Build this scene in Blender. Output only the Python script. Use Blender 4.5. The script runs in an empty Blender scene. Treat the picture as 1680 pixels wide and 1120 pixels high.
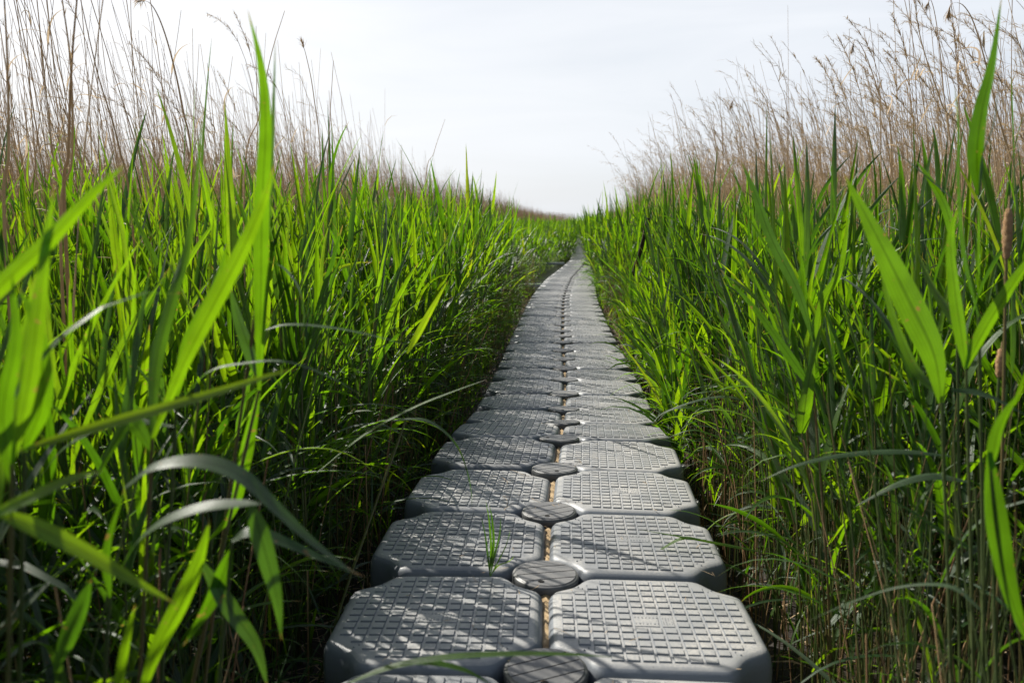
import bpy, math, random
import numpy as np
from mathutils import Vector, Matrix
R = math.radians
rng = np.random.default_rng(7)
random.seed(7)

# ------------------------------------------------------------------ camera
sc = bpy.context.scene
COL = sc.collection
FPX, PITCH, CAMH = 1421.0, R(7.695), 0.914
cam = bpy.data.cameras.new('camera')
cam.sensor_width = 36.0
cam.lens = FPX / 1680 * 36
cam.clip_start, cam.clip_end = 0.02, 3000
cam.dof.use_dof = True
cam.dof.focus_distance = 3.5
cam.dof.aperture_fstop = 4.5
camo = bpy.data.objects.new('camera', cam)
COL.objects.link(camo)
camo.location = (0, 0, CAMH)
camo.rotation_euler = (R(90) - PITCH, 0, 0)
sc.camera = camo

# ------------------------------------------------------------------ sky, sun, exposure
SUN_AZ, SUN_EL = R(-51), R(43)          # azimuth from +Y towards +X
SUN = Vector((math.sin(SUN_AZ) * math.cos(SUN_EL), math.cos(SUN_AZ) * math.cos(SUN_EL), math.sin(SUN_EL)))
w = bpy.data.worlds.new('World'); sc.world = w; w.use_nodes = True
nt = w.node_tree; nt.nodes.clear(); N = nt.nodes.new; L = nt.links.new
wo = N('ShaderNodeOutputWorld'); bg = N('ShaderNodeBackground'); bg.inputs['Strength'].default_value = 0.07
sky = N('ShaderNodeTexSky'); sky.sky_type = 'NISHITA'; sky.sun_disc = False
sky.sun_elevation = SUN_EL; sky.sun_rotation = SUN_AZ; sky.air_density = 1.0; sky.dust_density = 2.0; sky.ozone_density = 1.0
tc = N('ShaderNodeTexCoord')
sep = N('ShaderNodeSeparateXYZ'); L(tc.outputs['Generated'], sep.inputs[0])
mp = N('ShaderNodeMapping'); mp.inputs['Scale'].default_value = (1.2, 1.2, 7.0); L(tc.outputs['Generated'], mp.inputs[0])
nz = N('ShaderNodeTexNoise'); nz.inputs['Scale'].default_value = 2.2; nz.inputs['Detail'].default_value = 6; nz.inputs['Distortion'].default_value = .6
L(mp.outputs[0], nz.inputs['Vector'])
# thin cloud veil: thick near the horizon, thinning overhead
elr = N('ShaderNodeMapRange'); elr.inputs['From Min'].default_value = 0.22; elr.inputs['From Max'].default_value = .75
elr.inputs['To Min'].default_value = 0.93; elr.inputs['To Max'].default_value = 0.12; L(sep.outputs['Z'], elr.inputs['Value'])
nzr = N('ShaderNodeMapRange'); nzr.inputs['From Min'].default_value = .3; nzr.inputs['From Max'].default_value = .7
nzr.inputs['To Min'].default_value = .84; nzr.inputs['To Max'].default_value = 1.06; L(nz.outputs['Fac'], nzr.inputs['Value'])
fac = N('ShaderNodeMath'); fac.operation = 'MULTIPLY'; fac.use_clamp = True
L(elr.outputs[0], fac.inputs[0]); L(nzr.outputs[0], fac.inputs[1])
# the veil is brighter round the sun (forward scattering in thin cloud)
dot = N('ShaderNodeVectorMath'); dot.operation = 'DOT_PRODUCT'; L(tc.outputs['Generated'], dot.inputs[0]); dot.inputs[1].default_value = SUN
glow = N('ShaderNodeMapRange'); glow.inputs['From Min'].default_value = -.9; glow.inputs['From Max'].default_value = 1
glow.inputs['To Min'].default_value = 0; glow.inputs['To Max'].default_value = 1; L(dot.outputs['Value'], glow.inputs['Value'])
cmix = N('ShaderNodeValToRGB'); ce = cmix.color_ramp.elements; ce.new(.5); ce.new(.8)
for i_, (p_, c_) in enumerate(((0, (.22, .26, .33)), (.40, (.36, .42, .50)), (.60, (.755, .80, .865)), (.88, (.98, .985, 1.0)))):
    ce[i_].position = p_; ce[i_].color = (*c_, 1)
L(glow.outputs[0], cmix.inputs[0])
cscl = N('ShaderNodeVectorMath'); cscl.operation = 'SCALE'; cscl.inputs['Scale'].default_value = 10.3; L(cmix.outputs[0], cscl.inputs[0])
smix = N('ShaderNodeMix'); smix.data_type = 'RGBA'
L(fac.outputs[0], smix.inputs['Factor']); L(sky.outputs[0], smix.inputs['A']); L(cscl.outputs[0], smix.inputs['B'])
L(smix.outputs['Result'], bg.inputs['Color']); L(bg.outputs[0], wo.inputs['Surface'])

sl = bpy.data.lights.new('sun', 'SUN'); sl.energy = 5.0; sl.angle = R(0.5); sl.color = (1.0, .955, .87)
so = bpy.data.objects.new('sun', sl); COL.objects.link(so)
so.rotation_euler = (-SUN).to_track_quat('-Z', 'Y').to_euler(); so.location = SUN * 50

sc.view_settings.view_transform = 'Standard'; sc.view_settings.look = 'None'
sc.view_settings.exposure = 0.62; sc.view_settings.gamma = 1.0
sc.cycles.use_denoising = True
sc.cycles.max_bounces = 7; sc.cycles.diffuse_bounces = 3; sc.cycles.glossy_bounces = 2
sc.cycles.transmission_bounces = 4; sc.cycles.transparent_max_bounces = 4
sc.cycles.caustics_reflective = False; sc.cycles.caustics_refractive = False
sc.cycles.sample_clamp_indirect = 4

# ------------------------------------------------------------------ materials
def newmat(name):
    m = bpy.data.materials.new(name); m.use_nodes = True
    m.node_tree.nodes.clear()
    return m, m.node_tree.nodes.new, m.node_tree.links.new
def ramp(N, stops):
    r = N('ShaderNodeValToRGB'); e = r.color_ramp.elements
    while len(e) < len(stops): e.new(.5)
    for i, (p, c) in enumerate(stops):
        e[i].position = p; e[i].color = (*c, 1)
    return r
def attr(N, name):
    a = N('ShaderNodeAttribute'); a.attribute_name = name; return a

def leaf_material():
    m, N, L = newmat('reed leaf')
    out = N('ShaderNodeOutputMaterial')
    rn, t, u = attr(N, 'rnd'), attr(N, 'along'), attr(N, 'across')
    geo = N('ShaderNodeNewGeometry')
    oi = N('ShaderNodeObjectInfo')
    ad = N('ShaderNodeMath'); ad.operation = 'MULTIPLY'; ad.inputs[1].default_value = .9; L(rn.outputs['Fac'], ad.inputs[0])
    fr = N('ShaderNodeMath'); fr.operation = 'MULTIPLY_ADD'; fr.inputs[1].default_value = .1; L(oi.outputs['Random'], fr.inputs[0]); L(ad.outputs[0], fr.inputs[2])
    refl = ramp(N, [(0, (.115, .150, .100)), (.14, (.075, .115, .06)), (.27, (.022, .060, .016)), (.5, (.032, .080, .013)), (.93, (.055, .110, .014)), (.985, (.15, .14, .02))])
    tran = ramp(N, [(0, (.08, .17, .008)), (.25, (.075, .20, .003)), (.5, (.175, .395, .003)), (.90, (.33, .55, .005)), (.965, (.50, .56, .01)), (.99, (.6, .42, .03))])
    L(fr.outputs[0], refl.inputs[0]); L(fr.outputs[0], tran.inputs[0])
    # fine veins running along the blade + dark blotches
    wv = N('ShaderNodeMath'); wv.operation = 'MULTIPLY'; wv.inputs[1].default_value = 55; L(u.outputs['Fac'], wv.inputs[0])
    sn = N('ShaderNodeMath'); sn.operation = 'SINE'; L(wv.outputs[0], sn.inputs[0])
    tcn = N('ShaderNodeTexCoord')
    nz = N('ShaderNodeTexNoise'); nz.inputs['Scale'].default_value = 22; nz.inputs['Detail'].default_value = 4; L(tcn.outputs['Object'], nz.inputs['Vector'])
    v1 = N('ShaderNodeMapRange'); v1.inputs['From Min'].default_value = -1; v1.inputs['To Min'].default_value = .86; v1.inputs['To Max'].default_value = 1.06; L(sn.outputs[0], v1.inputs['Value'])
    v2 = N('ShaderNodeMapRange'); v2.inputs['From Min'].default_value = .3; v2.inputs['From Max'].default_value = .7; v2.inputs['To Min'].default_value = .78; v2.inputs['To Max'].default_value = 1.15; L(nz.outputs['Fac'], v2.inputs['Value'])
    vm0 = N('ShaderNodeMath'); vm0.operation = 'MULTIPLY'; L(v1.outputs[0], vm0.inputs[0]); L(v2.outputs[0], vm0.inputs[1])
    c0 = N('ShaderNodeMath'); c0.operation = 'SUBTRACT'; c0.inputs[1].default_value = .5; L(u.outputs['Fac'], c0.inputs[0])
    c1 = N('ShaderNodeMath'); c1.operation = 'ABSOLUTE'; L(c0.outputs[0], c1.inputs[0])
    c2 = N('ShaderNodeMapRange'); c2.inputs['From Min'].default_value = .02; c2.inputs['From Max'].default_value = .06; c2.inputs['To Min'].default_value = .55; c2.inputs['To Max'].default_value = 1; L(c1.outputs[0], c2.inputs['Value'])
    vm = N('ShaderNodeMath'); vm.operation = 'MULTIPLY'; L(vm0.outputs[0], vm.inputs[0]); L(c2.outputs[0], vm.inputs[1])
    # dry tips
    tipn = N('ShaderNodeMath'); tipn.operation = 'MULTIPLY_ADD'; tipn.inputs[1].default_value = .25; L(nz.outputs['Fac'], tipn.inputs[0]); L(t.outputs['Fac'], tipn.inputs[2])
    tip = N('ShaderNodeMapRange'); tip.inputs['From Min'].default_value = 1.06; tip.inputs['From Max'].default_value = 1.12; tip.inputs['To Max'].default_value = .8; L(tipn.outputs[0], tip.inputs['Value'])
    fl = N('ShaderNodeTexNoise'); fl.inputs['Scale'].default_value = 75; fl.inputs['Detail'].default_value = 2; L(tcn.outputs['Object'], fl.inputs['Vector'])
    flr = N('ShaderNodeMapRange'); flr.inputs['From Min'].default_value = .69; flr.inputs['From Max'].default_value = .73; flr.inputs['To Max'].default_value = .75; L(fl.outputs['Fac'], flr.inputs['Value'])
    tmx = N('ShaderNodeMath'); tmx.operation = 'MAXIMUM'; L(tip.outputs[0], tmx.inputs[0]); L(flr.outputs[0], tmx.inputs[1]); tip = tmx
    def tint(src, tipcol):
        a = N('ShaderNodeMix'); a.data_type = 'RGBA'; a.blend_type = 'MULTIPLY'; a.inputs['Factor'].default_value = 1
        L(src.outputs[0], a.inputs['A']); L(vm.outputs[0], a.inputs['B'])
        b = N('ShaderNodeMix'); b.data_type = 'RGBA'; L(tip.outputs[0], b.inputs['Factor']); L(a.outputs['Result'], b.inputs['A']); b.inputs['B'].default_value = (*tipcol, 1)
        return b
    rc, tcx = tint(refl, (.22, .13, .05)), tint(tran, (.40, .20, .05))
    p = N('ShaderNodeBsdfPrincipled'); L(rc.outputs['Result'], p.inputs['Base Color'])
    p.inputs['Roughness'].default_value = .40; p.inputs['Specular IOR Level'].default_value = .5
    bp = N('ShaderNodeBump'); bp.inputs['Strength'].default_value = .25; bp.inputs['Distance'].default_value = .001
    L(sn.outputs[0], bp.inputs['Height']); L(bp.outputs[0], p.inputs['Normal'])
    tr = N('ShaderNodeBsdfTranslucent'); L(tcx.outputs['Result'], tr.inputs['Color'])
    mx = N('ShaderNodeMixShader'); mx.inputs[0].default_value = .50
    L(p.outputs[0], mx.inputs[1]); L(tr.outputs[0], mx.inputs[2]); L(mx.outputs[0], out.inputs['Surface'])
    return m
def simple_mat(name, stops, rough=.6, scale=30, spec=.4, trans=None, coord='Object', use_rnd=True, bump=0, bscale=60, stretch=(1, 1, 1)):
    m, N, L = newmat(name)
    out = N('ShaderNodeOutputMaterial'); p = N('ShaderNodeBsdfPrincipled')
    tcn = N('ShaderNodeTexCoord'); mpn = N('ShaderNodeMapping'); mpn.inputs['Scale'].default_value = stretch; L(tcn.outputs[coord], mpn.inputs[0])
    nz = N('ShaderNodeTexNoise'); nz.inputs['Scale'].default_value = scale; nz.inputs['Detail'].default_value = 6; L(mpn.outputs[0], nz.inputs['Vector'])
    r = ramp(N, stops)
    if use_rnd:
        a = attr(N, 'rnd'); oi = N('ShaderNodeObjectInfo')
        ad = N('ShaderNodeMath'); ad.operation = 'ADD'; L(a.outputs['Fac'], ad.inputs[0]); L(oi.outputs['Random'], ad.inputs[1])
        fr = N('ShaderNodeMath'); fr.operation = 'FRACT'; L(ad.outputs[0], fr.inputs[0])
        mm = N('ShaderNodeMix'); mm.inputs['Factor'].default_value = .45; L(fr.outputs[0], mm.inputs['A']); L(nz.outputs['Fac'], mm.inputs['B']); L(mm.outputs['Result'], r.inputs[0])
    else:
        L(nz.outputs['Fac'], r.inputs[0])
    L(r.outputs[0], p.inputs['Base Color']); p.inputs['Roughness'].default_value = rough; p.inputs['Specular IOR Level'].default_value = spec
    if bump:
        n2 = N('ShaderNodeTexNoise'); n2.inputs['Scale'].default_value = bscale; n2.inputs['Detail'].default_value = 8; L(mpn.outputs[0], n2.inputs['Vector'])
        b = N('ShaderNodeBump'); b.inputs['Strength'].default_value = .6; b.inputs['Distance'].default_value = bump; L(n2.outputs['Fac'], b.inputs['Height']); L(b.outputs[0], p.inputs['Normal'])
    if trans:
        tr = N('ShaderNodeBsdfTranslucent'); tr.inputs['Color'].default_value = (*trans, 1)
        mx = N('ShaderNodeMixShader'); mx.inputs[0].default_value = .3; L(p.outputs[0], mx.inputs[1]); L(tr.outputs[0], mx.inputs[2]); L(mx.outputs[0], out.inputs['Surface'])
    else:
        L(p.outputs[0], out.inputs['Surface'])
    return m
def plastic_material(name, base, dust_and_light, amount):
    m, N, L = newmat(name)
    out = N('ShaderNodeOutputMaterial'); p = N('ShaderNodeBsdfPrincipled')
    geo = N('ShaderNodeNewGeometry'); oi = N('ShaderNodeObjectInfo')
    n1 = N('ShaderNodeTexNoise'); n1.inputs['Scale'].default_value = 7; n1.inputs['Detail'].default_value = 8; n1.inputs['Roughness'].default_value = .65; L(geo.outputs['Position'], n1.inputs['Vector'])
    n2 = N('ShaderNodeTexNoise'); n2.inputs['Scale'].default_value = 140; n2.inputs['Detail'].default_value = 4; L(geo.outputs['Position'], n2.inputs['Vector'])
    mr = N('ShaderNodeMapRange'); mr.inputs['From Min'].default_value = .42; mr.inputs['From Max'].default_value = .72; mr.inputs['To Max'].default_value = amount; L(n1.outputs['Fac'], mr.inputs['Value'])
    mu = N('ShaderNodeMath'); mu.operation = 'MULTIPLY'; L(mr.outputs[0], mu.inputs[0])
    m2 = N('ShaderNodeMapRange'); m2.inputs['From Min'].default_value = .35; m2.inputs['From Max'].default_value = .6; L(n2.outputs['Fac'], m2.inputs['Value']); L(m2.outputs[0], mu.inputs[1])
    sz = N('ShaderNodeSeparateXYZ'); L(geo.outputs['True Normal'], sz.inputs[0])
    upf = N('ShaderNodeMapRange'); upf.inputs['From Min'].default_value = .75; upf.inputs['From Max'].default_value = .98; upf.inputs['To Min'].default_value = .08; L(sz.outputs['Z'], upf.inputs['Value'])  # upward faces paler: dust, plus sunlit tops and shaded sides put into colour
    md = N('ShaderNodeMath'); md.operation = 'ADD'; md.use_clamp = True; L(mu.outputs[0], md.inputs[0])
    dr_ = N('ShaderNodeMapRange'); dr_.inputs['To Min'].default_value = .16; dr_.inputs['To Max'].default_value = .48; L(oi.outputs['Random'], dr_.inputs['Value']); L(dr_.outputs[0], md.inputs[1])
    mu = N('ShaderNodeMath'); mu.operation = 'MULTIPLY'; L(md.outputs[0], mu.inputs[0]); L(upf.outputs[0], mu.inputs[1])
    ov = N('ShaderNodeMapRange'); ov.inputs['To Min'].default_value = .72; ov.inputs['To Max'].default_value = 1.2; L(oi.outputs['Random'], ov.inputs['Value'])
    bm_ = N('ShaderNodeMix'); bm_.data_type = 'RGBA'; bm_.blend_type = 'MULTIPLY'; bm_.inputs['Factor'].default_value = 1; bm_.inputs['A'].default_value = (*base, 1); L(ov.outputs[0], bm_.inputs['B'])
    cm = N('ShaderNodeMix'); cm.data_type = 'RGBA'; L(mu.outputs[0], cm.inputs['Factor']); L(bm_.outputs['Result'], cm.inputs['A']); cm.inputs['B'].default_value = (*dust_and_light, 1)
    # dirt specks
    vo = N('ShaderNodeTexVoronoi'); vo.inputs['Scale'].default_value = 38; L(geo.outputs['Position'], vo.inputs['Vector'])
    vr = N('ShaderNodeMapRange'); vr.inputs['From Min'].default_value = .05; vr.inputs['From Max'].default_value = .09; vr.inputs['To Min'].default_value = .35; vr.inputs['To Max'].default_value = 1; L(vo.outputs['Distance'], vr.inputs['Value'])
    c3 = N('ShaderNodeMix'); c3.data_type = 'RGBA'; c3.blend_type = 'MULTIPLY'; c3.inputs['Factor'].default_value = .6; L(cm.outputs['Result'], c3.inputs['A']); L(vr.outputs[0], c3.inputs['B'])
    # green-brown growth along the waterline of the sides
    to_ = N('ShaderNodeTexCoord'); so_ = N('ShaderNodeSeparateXYZ'); L(to_.outputs['Object'], so_.inputs[0])
    za = N('ShaderNodeMath'); za.operation = 'MULTIPLY_ADD'; za.inputs[1].default_value = .16; L(n1.outputs['Fac'], za.inputs[0]); L(so_.outputs['Z'], za.inputs[2])
    zr = N('ShaderNodeMapRange'); zr.inputs['From Min'].default_value = -.02; zr.inputs['From Max'].default_value = -.13; zr.inputs['To Max'].default_value = .85; L(za.outputs[0], zr.inputs['Value'])
    c4 = N('ShaderNodeMix'); c4.data_type = 'RGBA'; L(zr.outputs[0], c4.inputs['Factor']); L(c3.outputs['Result'], c4.inputs['A']); c4.inputs['B'].default_value = (.035, .032, .018, 1)
    L(c4.outputs['Result'], p.inputs['Base Color'])
    rr = N('ShaderNodeMapRange'); rr.inputs['From Min'].default_value = .3; rr.inputs['From Max'].default_value = .7; rr.inputs['To Min'].default_value = .36; rr.inputs['To Max'].default_value = .58; L(n1.outputs['Fac'], rr.inputs['Value']); L(rr.outputs[0], p.inputs['Roughness'])
    p.inputs['Specular IOR Level'].default_value = .55
    b = N('ShaderNodeBump'); b.inputs['Strength'].default_value = .35; b.inputs['Distance'].default_value = .0012; L(n2.outputs['Fac'], b.inputs['Height']); L(b.outputs[0], p.inputs['Normal'])
    L(p.outputs[0], out.inputs['Surface'])
    return m

M_LEAF = leaf_material()
M_STEM = simple_mat('reed stem', [(0, (.030, .055, .012)), (.45, (.060, .088, .020)), (.7, (.11, .090, .030)), (1, (.15, .075, .030))], rough=.45, scale=9, spec=.5)
M_DRY = simple_mat('dry reed', [(0, (.15, .095, .060)), (.3, (.36, .25, .145)), (.7, (.58, .43, .26)), (1, (.70, .56, .36))], rough=.6, scale=14, spec=.35, trans=(.72, .55, .36))
M_BROWN = simple_mat('dead brown stem', [(0, (.06, .035, .018)), (.4, (.17, .095, .045)), (.75, (.34, .22, .11)), (1, (.50, .36, .20))], rough=.6, scale=12, spec=.3)
M_PLUME = simple_mat('reed plume', [(0, (.15, .095, .055)), (.5, (.38, .26, .14)), (1, (.60, .45, .27))], rough=.8, scale=40, spec=.2, trans=(.5, .36, .2))
M_FLOAT = plastic_material('grey pontoon plastic', (.140, .156, .176), (.47, .445, .40), .6)
M_CAP = plastic_material('weathered cap plastic', (.066, .068, .070), (.25, .24, .225), .45)
M_HOLE = simple_mat('dark hole', [(0, (.008, .008, .008)), (1, (.015, .013, .012))], rough=.9, use_rnd=False)
M_SHADOWF = simple_mat('shadowed float', [(0, (.018, .024, .034)), (1, (.040, .05, .065))], rough=.5, scale=20, use_rnd=False)  # navy tone is the shade under the beam, put into the float's colour
M_SAND = simple_mat('seed debris', [(0, (.10, .06, .03)), (.45, (.30, .21, .11)), (.62, (.44, .32, .18)), (1, (.52, .40, .25))], rough=.9, scale=70, use_rnd=False, bump=.004, bscale=150)
M_MUD = simple_mat('marsh mud', [(0, (.006, .005, .003)), (.5, (.016, .011, .006)), (1, (.045, .030, .017))], rough=.75, scale=6, use_rnd=False, bump=.02, bscale=22)
M_CATTAIL = simple_mat('cattail velvet', [(0, (.14, .08, .04)), (.45, (.30, .18, .09)), (1, (.52, .36, .20))], rough=.95, scale=160, spec=.15, use_rnd=False, bump=.003, bscale=400)
M_WOOD = simple_mat('dark wet wood', [(0, (.012, .008, .006)), (.5, (.045, .028, .02)), (.75, (.13, .085, .05)), (1, (.34, .27, .19))], rough=.8, scale=14, use_rnd=False, bump=.004, bscale=40, stretch=(1, 1, .25))
M_STEEL = simple_mat('galvanised steel', [(0, (.28, .29, .30)), (1, (.55, .56, .57))], rough=.35, scale=25, spec=.7, use_rnd=False)
def water_mat():
    m, N, L = newmat('marsh water'); out = N('ShaderNodeOutputMaterial'); p = N('ShaderNodeBsdfPrincipled')
    p.inputs['Base Color'].default_value = (.010, .009, .006, 1); p.inputs['Roughness'].default_value = .4; p.inputs['Specular IOR Level'].default_value = .1; p.inputs['IOR'].default_value = 1.33
    t = N('ShaderNodeTexCoord'); n = N('ShaderNodeTexNoise'); n.inputs['Scale'].default_value = 5; n.inputs['Detail'].default_value = 3; L(t.outputs['Object'], n.inputs['Vector'])
    b = N('ShaderNodeBump'); b.inputs['Strength'].default_value = .15; b.inputs['Distance'].default_value = .02; L(n.outputs['Fac'], b.inputs['Height']); L(b.outputs[0], p.inputs['Normal'])
    L(p.outputs[0], out.inputs['Surface']); return m
M_WATER = water_mat()

# ------------------------------------------------------------------ helpers
def mesh_np(name, V, F, mats=(), attrs=None, smooth=True, midx=None):
    """V (n,3); F (m,4) quads (or list of mixed faces)"""
    me = bpy.data.meshes.new(name)
    V = np.asarray(V, dtype=np.float32)
    if isinstance(F, np.ndarray):
        m, k = F.shape
        me.vertices.add(len(V)); me.vertices.foreach_set('co', V.ravel())
        me.loops.add(m * k); me.loops.foreach_set('vertex_index', F.astype(np.int32).ravel())
        me.polygons.add(m); me.polygons.foreach_set('loop_start', np.arange(0, m * k, k, dtype=np.int32))
        me.polygons.foreach_set('loop_total', np.full(m, k, dtype=np.int32))
        me.update(calc_edges=True)
    else:
        me.from_pydata([tuple(v) for v in V], [], [tuple(f) for f in F]); me.update()
    for mt in mats: me.materials.append(mt)
    if midx is not None: me.polygons.foreach_set('material_index', np.asarray(midx, dtype=np.int32))
    if attrs:
        for k_, a in attrs.items():
            at = me.attributes.new(k_, 'FLOAT', 'POINT'); at.data.foreach_set('value', np.asarray(a, dtype=np.float32))
    me.polygons.foreach_set('use_smooth', np.full(len(me.polygons), smooth))
    me.update()
    return me
def obj(name, me, parent=None):
    o = bpy.data.objects.new(name, me); COL.objects.link(o)
    if parent: o.parent = parent
    return o
def tag(o, label=None, cat=None, group=None, kind=None):
    if label: o['label'] = label
    if cat: o['category'] = cat
    if group: o['group'] = group
    if kind: o['kind'] = kind
    return o
def empty(name, loc):
    o = bpy.data.objects.new(name, None); COL.objects.link(o); o.location = loc; o.empty_display_size = .05; return o
CT, ST = math.cos(PITCH), math.sin(PITCH)
def P(px, py, d):
    """real point seen at photo pixel (px,py) at forward distance d"""
    a = (px - 840) / FPX; b = -(py - 560) / FPX
    Y = CT + b * ST; Z = -ST + b * CT
    return Vector((a / Y * d, d, CAMH + Z / Y * d))

# ------------------------------------------------------------------ walkway centre line (Y, X, Z of the deck seam)
PATH = np.array([(.2, 0.0, 0), (.7, .02, 0), (1.19, .048, 0), (1.69, .070, 0), (2.188, .089, 0), (2.685, .119, .003), (3.182, .161, .002), (3.679, .206, -.006), (4.176, .248, -.052),
 (4.673, .285, -.092), (5.17, .319, -.104), (5.667, .353, -.107), (6.164, .382, -.112), (6.661, .406, -.124), (7.158, .43, -.129),
 (7.655, .455, -.130), (8.152, .481, -.137), (8.649, .509, -.148), (9.13, .54, -.15), (10.64, .63, -.15), (12.37, .735, -.15), (14.38, .90, -.15), (17.5, 1.20, -.15),
 (20.7, 1.60, -.15), (26, 2.22, -.15), (33, 2.78, -.15), (48, 3.72, -.15), (60, 4.5, -.15), (90, 7.2, -.15), (200, 30, -.15)])
def px_at(y): return np.interp(y, PATH[:, 0], PATH[:, 1])
GROUND = -.36

# ------------------------------------------------------------------ ground, water
def grid_sheet(name, x0, x1, y0, y1, nx, ny, zf, mat, kind):
    xs = np.linspace(x0, x1, nx); ys = np.linspace(y0, y1, ny); X, Y = np.meshgrid(xs, ys)
    V = np.stack([X.ravel(), Y.ravel(), zf(X.ravel(), Y.ravel())], 1)
    i = np.arange((ny - 1) * (nx - 1)); r = i // (nx - 1); c = i % (nx - 1); a = r * nx + c
    F = np.stack([a, a + 1, a + nx + 1, a + nx], 1)
    return tag(obj(name, mesh_np(name, V, F, [mat])), None, None, None, kind)
grid_sheet('ground', -1500, 1500, -300, 2600, 30, 30, lambda x, y: np.full_like(x, GROUND - .06), M_MUD, 'structure')
def bank(x, y):
    u = np.abs(x - px_at(y)) - .62
    gapl = np.where((x < px_at(y)) & (y > 12.5) & (y < 31), .9, 0)
    h = np.clip((u - gapl) * .35, -.05, .04)
    return GROUND + h + .012 * np.sin(x * 7.1 + y * 2.3) * np.sin(y * 5.7 - x * 3.1)
grid_sheet('marsh_bank', -9, 13, -1, 45, 220, 460, bank, M_MUD, 'structure')
grid_sheet('water', -9.5, 13.5, -1.5, 45.5, 4, 4, lambda x, y: np.full_like(x, GROUND - .012), M_WATER, 'structure')

# ------------------------------------------------------------------ pontoon block
HW, CH = .2465, .100
def outline(inset, h=HW, c=CH, arc=3):
    """octagon, slightly rounded corners, anticlockwise"""
    h2 = h - inset; c2 = c - inset * .45
    P8 = [(h2, -h2 + c2), (h2, h2 - c2), (h2 - c2, h2), (-h2 + c2, h2), (-h2, h2 - c2), (-h2, -h2 + c2), (-h2 + c2, -h2), (h2 - c2, -h2)]
    pts = []
    for i in range(0, 8, 2):               # P8[i-1] -> P8[i] is a straight side that ends in the cut corner i-1..i
        pass
    for q in range(4):
        a = np.array(P8[2 * q + 1]); b = np.array(P8[(2 * q + 2) % 8])   # the cut corner runs a -> b
        d0 = a - np.array(P8[2 * q]); d0 = d0 / np.linalg.norm(d0); d1 = np.array(P8[(2 * q + 3) % 8]) - b; d1 = d1 / np.linalg.norm(d1)
        m_ = (a + b) / 2; inw = -m_ / np.linalg.norm(m_); mid = m_ + inw * .013
        u1 = (mid - a) / np.linalg.norm(mid - a); u2 = (b - mid) / np.linalg.norm(b - mid); r = .020
        for k in range(arc + 1):
            t = k / arc; pts.append((1 - t) ** 2 * (a - d0 * r) + 2 * t * (1 - t) * a + t * t * (a + u1 * r))
        pts.append(mid - u1 * .018 + inw * .001); pts.append(mid + inw * -.0015 + inw * .001); pts.append(mid + u2 * .018 + inw * .001)
        for k in range(arc + 1):
            t = k / arc; pts.append((1 - t) ** 2 * (b - u2 * r) + 2 * t * (1 - t) * b + t * t * (b + d1 * r))
    return np.array(pts)
def loft(rings):
    """rings: list of (outline pts, z); closes top of the first and bottom of the last"""
    V = []; F = []; n = len(rings[0][0])
    for pts, z in rings:
        V += [(p[0], p[1], z) for p in pts]
    for i in range(len(rings) - 1):
        for j in range(n):
            a = i * n + j; b = i * n + (j + 1) % n
            F.append((a, a + n, b + n, b))
    F.append(tuple(range(n))); F.append(tuple(range((len(rings) - 1) * n, len(rings) * n))[::-1])
    return V, F
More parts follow.
